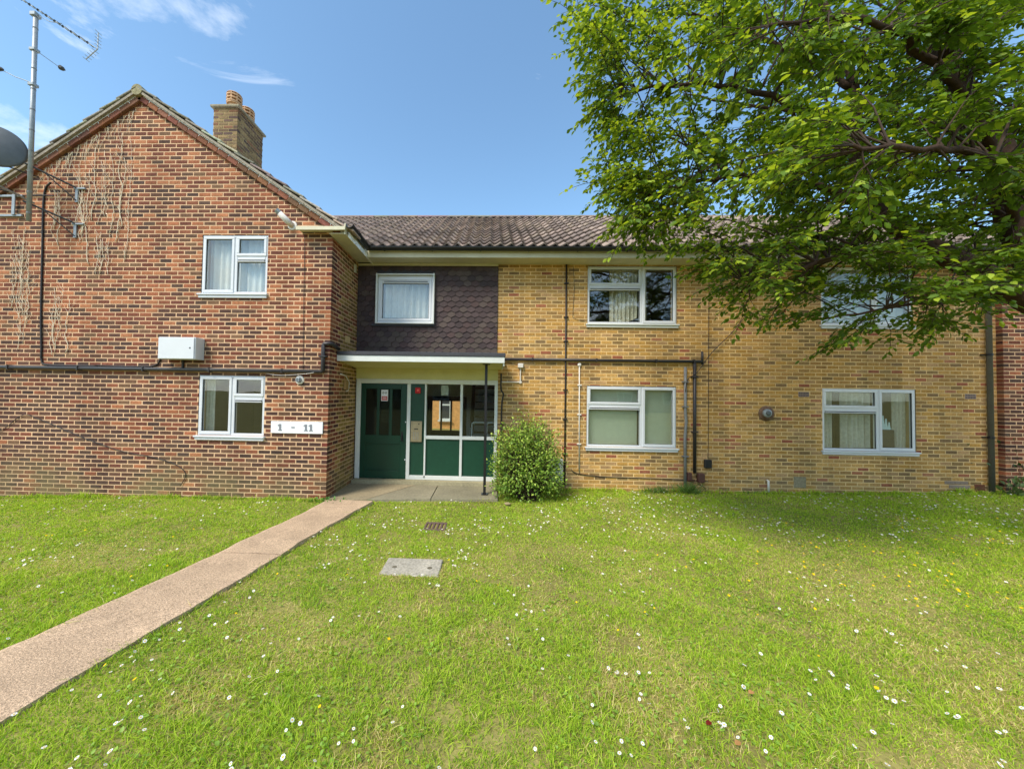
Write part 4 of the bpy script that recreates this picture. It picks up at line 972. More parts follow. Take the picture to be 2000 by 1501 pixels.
m = MB(); m.box(9.02, 9.46, YY-.006, YY+.01, .165, .225, c_(150, 132, 120), .004); m.box(9.10, 9.5, YY-.006, YY+.01, .085, .148, c_(156, 138, 128), .004); props(m.build('grey_patch_bricks', M['yellow_brick']), 'two long greyish replacement bricks low on the facade at right', 'bricks')
t = empty('red_air_brick', (9.67, YY, .1), 'dark red air brick at the foot of the wall beside the rainwater pipe', 'air brick')
for k in range(3): m = MB(); m.box(9.58, 9.77, YY-.008, YY+.01, -.01+k*.062, .046+k*.062, c_(112, 52, 46), .004); m.build('brick', M['red_brick'], t)

# cables
def cable(pts, r, m_, label, name='cable', cat='cable'):
    P = [Vector(p) for p in pts]; Q = []
    for i in range(len(P)-1):
        p0, p1, p2, p3 = P[max(i-1, 0)], P[i], P[i+1], P[min(i+2, len(P)-1)]
        for k in range(6):
            t = k/6; Q.append(.5*((2*p1)+(-p0+p2)*t+(2*p0-5*p1+4*p2-p3)*t*t+(-p0+3*p1-3*p2+p3)*t**3))
    Q.append(P[-1]); m = MB(); m.tube(Q, r, 6); return props(m.build(name, m_, smooth=True), label, cat)
Yc = YR-.012
cable([(-7.95, Yc-.06, 5.47), (-8.12, Yc, 5.40), (-8.15, Yc, 5.1), (-8.13, Yc, 4.3), (-8.10, Yc, 3.2), (-8.06, Yc, 2.5), (-8.04, Yc, 2.26), (-7.9, Yc, 2.19), (-7.0, Yc, 2.18)], .016, M['cable'], 'thick black cable down the gable from the aerial bracket')
cable([(-7.0, Yc, 2.19), (-6.3, Yc, 2.18), (-5.95, Yc, 2.20), (-5.84, Yc, 2.32), (-5.82, Yc, 2.6), (-5.80, Yc-.01, 2.70)], .013, M['cable'], 'black cable curving up to the white cabinet')
cable([(-5.42, Yc, 2.30), (-5.42, Yc, 2.16)], .022, M['cable'], 'short black cable tail under the white cabinet')
cable([(-3.29, Yc, 4.56), (-3.275, Yc, 3.6), (-3.265, Yc, 2.8), (-3.25, Yc, 2.17)], .005, M['cable'], 'thin dark cable down the red wall near the corner')
cable([(-9.2, Yc, 1.02), (-8.75, Yc, 1.0), (-8.35, Yc, 1.28), (-8.0, Yc, 1.20), (-7.2, Yc, .90), (-6.5, Yc, .68), (-5.9, Yc, .58), (-5.48, Yc, .46), (-5.30, Yc, .30), (-5.38, Yc, .10)], .006, M['cable'], 'thin sagging cable across the lower red wall')
cable([(1.72, YY-.012, 4.45), (1.74, YY-.012, 4.0), (1.72, YY-.012, 3.5), (1.74, YY-.012, 3.38), (1.95, YY-.012, 3.33)], .004, M['cable'], 'fine cable left of the lace curtain window')
cable([(4.47, YY-.012, 4.40), (4.46, YY-.012, 3.0), (4.45, YY-.012, .85), (4.44, YY-.012, .56)], .005, M['cable'], 'fine vertical cable down to the small black box')
cable([(5.25, YY-.02, 3.55), (4.9, YY-.03, 3.10), (4.5, YY-.05, 2.70), (4.2, YY-.07, 2.30), (4.02, YY-.06, 2.15), (3.97, YY-.06, 1.9)], .007, M['cable'], 'loose cable looping over the end of the horizontal pipe')
cable([(1.72, YY-.015, .27), (1.85, YY-.012, .20), (2.3, YY-.012, .15), (3.0, YY-.012, .14), (3.8, YY-.012, .13), (4.45, YY-.012, .11)], .008, M['cable'], 'brown cable along the foot of the yellow wall')
cable([(4.10, YY-.03, .1), (4.25, YY-.06, .05), (4.36, YY-.06, -.02), (4.38, YY-.06, -.09)], .006, M['cable'], 'cable end looping into the grass under the brown boxes')
cable([(.26, YY-.03, 2.22), (.26, YY-.03, 1.9), (.31, YY-.03, 1.78), (.28, YY-.03, 1.55), (.27, YY-.03, .4)], .016, M['cable'], 'black cable bundle beside the entrance screen')
cable([(.32, 7.0, 2.46), (.42, YY-.05, 2.44), (.55, YY-.04, 2.40), (.62, YY-.04, 2.39)], .005, M['cable'], 'fine cable from the canopy to the white junction box')
cable([(-3.9, Yc-.02, 1.99+.10), (-3.6, Yc-.05, 2.06), (-3.1, Yc-.06, 2.10), (-2.95, Yc-.05, 2.16)], .004, M['white_cable'], 'fine pale cable over the window under the dark pipe')

# ------------------------------------------------------------------ aerial mast, brackets, dish
my = 5.72
t = empty('aerial_mast', (-7.92, my, 4.7), 'tall galvanised aerial mast standing up past the left verge', 'aerial mast')
m = MB(); mt = Vector((-7.955, my, 8.24)); mb = Vector((-7.905, my, 4.62)); m.tube([mb, mt], .032, 14); m.build('pole', M['galv'], t, smooth=True)
for z in [4.75+.36*k for k in range(10)]:
    p = mb+(mt-mb)*((z-mb.z)/(mt.z-mb.z)); m = MB(); m.tube([p, p+Vector((0, 0, .02))], .0345, 14); m.build('band', M['grey_pipe'], t)
for z in (7.0, 7.62): p = mb+(mt-mb)*((z-mb.z)/(mt.z-mb.z)); m = MB(); m.box(p.x-.055, p.x+.05, my-.045, my+.045, z-.03, z+.02, bev=.006); m.build('clamp', M['galv'], t)
m = MB(); m.box(mt.x-.06, mt.x+.045, my-.05, my+.05, mt.z-.04, mt.z+.03, bev=.008); m.build('clamp', M['galv'], t)
t = empty('television_aerial', (mt.x, my, mt.z), 'long yagi television aerial on top of the mast', 'aerial')
a0, a1 = Vector((-8.42, my-.12, 8.62)), Vector((-6.98, my+.14, 7.755)); m = MB(); m.tube([a0, a1], .008, 6); m.build('boom', M['galv'], t)
bd_ = (a1-a0).normalized()
for k in range(11):
    p = a0+(a1-a0)*(k/11.5+.02); sd = Vector((.12, 1, -.05)).normalized(); m = MB(); L2 = .05+.004*k
    m.tube([p-sd*L2, p+sd*L2], .0055, 5); m.tube([p-bd_*.012+Vector((0, 0, -.02)), p+bd_*.012+Vector((0, 0, .02))], .017, 6); m.build('element', M['gasket'], t)
m = MB()
for dv in (Vector((-.28, .06, -.12)), Vector((.0, .0, .30))):
    m.tube([a1, a1+dv], .008, 5)
    for k in range(5): q = a1+dv*(k+1)/5; sd = Vector((.12, 1, -.05)).normalized(); m.tube([q-sd*.05, q+sd*.05], .0045, 5)
m.build('reflector', M['galv'], t)
m = MB(); m.tube([mt+Vector((.02, 0, .0)), mt+Vector((.25, .0, -.12)), mt+Vector((.45, .02, -.14))], .005, 6); m.build('feed_cable', M['galv'], t, smooth=True)
t = empty('radio_aerial', (-7.93, my, 7.05), 'thin cross arm aerial lower on the mast with dark end caps', 'aerial')
m = MB(); m.tube([(-8.42, my-.1, 7.20), (-8.2, my-.05, 7.10), (-7.95, my, 7.03)], .006, 6); m.build('arm', M['galv'], t)
m = MB(); m.lathe((-8.47, my-.1, 7.21), (1, 0, -.2), [(0, .02), (.03, .04), (.09, .03), (.12, .012)], 10); m.build('end_cap', M['gasket'], t)
t = empty('radio_aerial', (-7.9, my, 7.6), 'small dark dipole head on a thin arm right of the mast', 'aerial')
m = MB(); m.tube([(-7.94, my, 7.62), (-7.75, my+.2, 7.50)], .005, 6); m.build('arm', M['galv'], t)
m = MB(); m.lathe((-7.76, my+.2, 7.51), (1, .2, -.5), [(0, .015), (.03, .04), (.07, .035), (.11, .01)], 10); m.build('end_cap', M['gasket'], t)
def bracket(x, z, label):
    t = empty('wall_bracket', (x, YR, z), label, 'bracket'); m = MB()
    xw = x+.42
    m.tube([(x-.04, my-.04, z+.10), (xw, YR-.035, z-.10)], .016, 6); m.build('arm', M['gasket'], t)
    m = MB(); m.box(xw-.05, xw+.16, YR-.04, YR-.004, z-.125, z-.095, bev=.004); m.box(xw-.03, xw+.02, YR-.03, YR-.004, z-.36, z-.095, bev=.003); m.build('foot', M['galv'], t)
    m = MB(); m.tube([(x+.16, my+.10, z-.0), (xw, YR-.03, z-.33)], .010, 6); m.build('strut', M['gasket'], t)
bracket(-7.93, 5.50, 'upper black bracket holding the mast to the wall'); bracket(-7.93, 4.85, 'lower black bracket holding the mast to the wall')
t = empty('satellite_dish', (-8.1, 5.45, 5.5), 'dark grey satellite dish seen from behind at the left edge', 'satellite dish')
dc = Vector((-8.22, 5.45, 5.80)); dn = Vector((.62, -.70, .12)).normalized(); da = dn.orthogonal().normalized()
m = MB(); prof = [(-.075*(r/.36)**2, r) for r in (.02, .09, .16, .22, .28, .33, .36)]
m.lathe(dc, dn, prof+[(-.083, .362), (-.078, .33), (-.03, .2), (-.008, .02)], 40); m.build('reflector', M['dish'], t, smooth=True)
m = MB(); m.tube([dc+Vector((-.28, -.05, .05)), dc+dn*.03+Vector((-.05, -.02, .03))], .012, 6); m.box(dc.x-.16, dc.x-.03, dc.y-.14, dc.y-.04, dc.z-.17, dc.z+.05, bev=.01); m.build('mount', M['gasket'], t)
m = MB(); m.tube([dc+Vector((-.10, .02, -.10)), dc+Vector((-.10, .12, -.62)), (-8.30, YR-.03, 5.12)], .018, 8); m.build('arm', M['galv'], t)
t = empty('dish_bracket', (-8.7, YR, 5.0), 'galvanised wall bracket under the satellite dish', 'bracket')
for zz_ in (5.24, 4.88): m = MB(); m.box(-9.0, -8.53, YR-.035, YR-.004, zz_, zz_+.04, bev=.004); m.build('rail', M['galv'], t)
m = MB(); m.box(-8.70, -8.64, YR-.055, YR-.036, 4.90, 5.28, bev=.004); m.build('upright', M['galv'], t)
m = MB(); m.tube([(-8.95, 5.6, 5.30), (-8.55, YR-.05, 5.26)], .014, 6); m.tube([(-8.55, YR-.02, 5.27), (-8.1, YR-.02, 5.27), (-7.95, YR-.02, 5.26)], .009, 6); m.build('arm', M['gasket'], t)
cable([(-8.35, 5.5, 5.43), (-8.2, 5.6, 5.50), (-8.0, 5.75, 5.46), (-7.93, 5.85, 5.46)], .010, M['cable'], 'dark cable from the dish to the mast')

# dry creeper stems on the gable
def creeper(x, z0, z1, n, spread, label, seed):
    r_ = random.Random(seed); m = MB()
    for i in range(n):
        cx_ = x+r_.uniform(-spread, spread); zt = z1-r_.uniform(0, .35)*(z1-z0)*.7; zb_ = z0+r_.uniform(0, .45)*(z1-z0); pts = []; dx = 0; k = 0; z = zt
        while z > zb_:
            dx += r_.uniform(-.035, .035); dx *= .93; pts.append((cx_+dx, YR-.010-r_.uniform(0, .006), z)); z -= r_.uniform(.05, .12)
        if len(pts) < 3: continue
        r0 = r_.uniform(.0025, .0075); m.tube(pts, [r0*(.5+.5*j/len(pts)) for j in range(len(pts))], 5)
        for p in pts[1:-1]:
            if r_.random() < .55:
                s = r_.choice((-1, 1)); L_ = r_.uniform(.05, .2); m.tube([p, (p[0]+s*L_*.4, p[1], p[2]+L_*.5), (p[0]+s*L_*.7, p[1], p[2]+L_*1.1)], [.003, .0025, .0015], 4, cap=False)
    props(m.build('dead_creeper', M['dry_stem'], smooth=True), label, 'creeper', 'dry creeper stems on the red gable')
creeper(-8.50, 2.3, 4.7, 9, .16, 'tall tangle of dry creeper stems left of the black cable', 1)
creeper(-8.02+.12, 4.3, 5.4, 5, .07, 'dry creeper stems hanging behind the foot of the mast', 2)
creeper(-7.72, 2.25, 3.6, 5, .13, 'dry creeper stems just right of the black cable above the pipe', 3)
creeper(-7.42, 4.0, 5.9, 6, .16, 'dry creeper stems below the left verge', 4)
creeper(-7.05, 3.9, 6.3, 5, .20, 'branching creeper stems in the middle of the gable', 5)
creeper(-6.62, 3.3, 6.5, 4, .10, 'long pale creeper stems falling from the apex', 6)
creeper(-6.98, 3.7, 4.7, 5, .14, 'short bunch of dry stems left of the upper window', 8)
def creeper_fan(label):
    r_ = random.Random(11); m = MB()
    for i in range(34):
        x = -8.2+1.75*r_.random(); z = 7.03-.663*abs(x-AX)-.10; a = r_.uniform(-.4, .9); pts = []; L_ = r_.uniform(.25, .8)
        for k in range(7): s = L_*k/6; pts.append((x-s*math.sin(a)*.5+r_.uniform(-.02, .02), YR-.01, z-s*.75+r_.uniform(-.02, .02)))
        m.tube(pts, [.005-.0006*k for k in range(7)], 4, cap=False)
    props(m.build('dead_creeper', M['dry_stem'], smooth=True), label, 'creeper', 'dry creeper stems on the red gable')
creeper_fan('fine web of dry creeper twigs under the left verge')

# ------------------------------------------------------------------ in the lawn
t = empty('inspection_cover', (-.75, 3.68, 0), 'pale rectangular concrete inspection cover set in the lawn', 'inspection cover')
z = gz(-.79, 3.85)+.006
m = MB(); m.box(-1.105, -.485, 3.66, 4.04, z-.06, z, bev=.008); m.build('cover', M['pale_concrete'], t)
for x in (-.98, -.60): m = MB(); m.lathe((x, 3.83, z-.0005), (0, 0, 1), [(0, .028), (.002, .026)], 12, (.5, .5, .5)); m.build('lifting_eye', M['concrete'], t)
t = empty('drain_grate', (-.7, 4.85, 0), 'rusty slotted drain grate in the grass', 'drain grate')
z = gz(-.74, 5.18)+.004; gy0, gy1 = 5.03, 5.33
m = MB(); m.box(-.895, -.58, gy0, gy1, z-.20, z-.17); m.build('pit', M['ink'], t)
m = MB(); m.box(-.895, -.58, gy0, gy0+.04, z-.03, z, bev=.004); m.box(-.895, -.58, gy1-.035, gy1, z-.03, z, bev=.004)
m.build('frame', M['dark_iron'], t)
for k in range(6): m = MB(); x = -.895+k*.0578; m.box(x, x+.026, gy0+.04, gy1-.035, z-.03, z-.001, bev=.003); m.build('bar', M['dark_iron'], t)

# neighbouring house seen past the pier
nbh = empty('neighbouring_house', (21, 15, 0), 'part of the next building with dark hung tiles seen at the right edge', 'building')
m = MB(); m.box(10.6, 24, 8.6, 9.0, -.3, 4.6); m.build('wall', M['yellow_mortar'], nbh)
m = MB()
for (poly, c, f, k) in lay(10.6, 14, -.2, 2.6, [], pal_yel, 'L', 0): brick_front(m, (0, 8.6, 0), UX, NY, poly, .04, c)
m.build('brickwork', M['yellow_brick'], nbh, kind='stuff')
for r in range(10):
    for k in range(16):
        x = 10.7+k*.166+(.083 if r % 2 else 0); z = 2.85+r*.11; m = MB(); m.poly([(x-.08, 8.58, z+.03), (x, 8.575, z), (x+.08, 8.58, z+.03), (x+.08, 8.595, z+.22), (x-.08, 8.595, z+.22)], c_(88, 84, 90)); m.build('hanging_tile', M['hang_tile'], nbh)
m = MB(); m.box(10.6, 15, 8.45, 8.58, 2.70, 2.80, bev=.004); m.box(10.6, 15, 8.3, 8.55, 3.98, 4.08, bev=.004); m.build('fascia', M['white_paint'], nbh)
m = MB(); m.box(10.9, 12.6, 8.52, 8.6, -.2, 1.62); m.build('door', M['gasket'], nbh)
prr = MB(); prism(prr, [(8.2, 4.6), (12, 7.1), (16, 4.6)], XR+.1, 24, 'x'); prr.build('roof', M['felt'], nbh)

# the other side of the road, which the windows reflect
opp = empty('opposite_house', (0, -26, 0), 'brown brick terrace with tiled roof across the road behind the camera', 'building')
m = MB(); m.box(-24, 24, -32, -26, -.5, 5.0); m.build('wall', mat('opp_brick', (150, 104, 76), .9, n=.3, ns=5), opp)
prr = MB(); prism(prr, [(-25.4, 4.95), (-29, 7.6), (-32.6, 4.95)], -24.4, 24.4, 'x'); prr.build('roof', mat('opp_roof', (110, 92, 82), .9, n=.3, ns=3), opp)
for i in range(9):
    for z in (.9, 3.3):
        x = -21+i*5.2; m = MB(); ring(m, x-.9, x+.9, -26, -25.92, z, z+1.3, .09); m.box(x-.03, x+.03, -26, -25.93, z, z+1.3); W_ = m.build('window', M['upvc'], opp); m = MB(); m.box(x-.82, x+.82, -25.98, -25.97, z+.08, z+1.22); m.build('pane', M['gasket'], W_)

# ------------------------------------------------------------------ vegetation
def leaf_arrays(P, D, S, Wd, Nn, fold=.25, droop=.15):
    """leaves with a folded midrib: P base (n,3), D direction, S length, Wd half width, Nn normal hint -> V (n*8,3), F"""
    D = D/np.linalg.norm(D, axis=1, keepdims=True); X = np.cross(D, Nn); X /= (np.linalg.norm(X, axis=1, keepdims=True)+1e-9); Z = np.cross(X, D)
    n = len(P); V = np.zeros((n, 8, 3)); S_ = S[:, None]; W_ = Wd[:, None]
    def at(t, w_, h): return P+D*(S_*t)+X*(W_*w_)+Z*(W_*h-S_*droop*t*t)
    V[:, 0] = at(0, 0, 0); V[:, 1] = at(.28, .82, fold); V[:, 2] = at(.62, .86, fold); V[:, 3] = at(1, 0, 0); V[:, 4] = at(.62, -.86, fold); V[:, 5] = at(.28, -.82, fold); V[:, 6] = at(.30, 0, 0); V[:, 7] = at(.64, 0, 0)
    b = (np.arange(n)*8)[:, None]
    fs = np.array([[0, 1, 6, 6], [6, 1, 2, 7], [7, 2, 3, 3], [0, 6, 5, 5], [6, 7, 4, 5], [7, 3, 4, 4]])
    tris = np.array([[0, 1, 6], [6, 1, 2], [6, 2, 7], [7, 2, 3], [0, 6, 5], [6, 4, 5], [6, 7, 4], [7, 3, 4]])
    F = (b[:, :, None]+tris[None]).reshape(-1, 3)
    return V.reshape(-1, 3), F

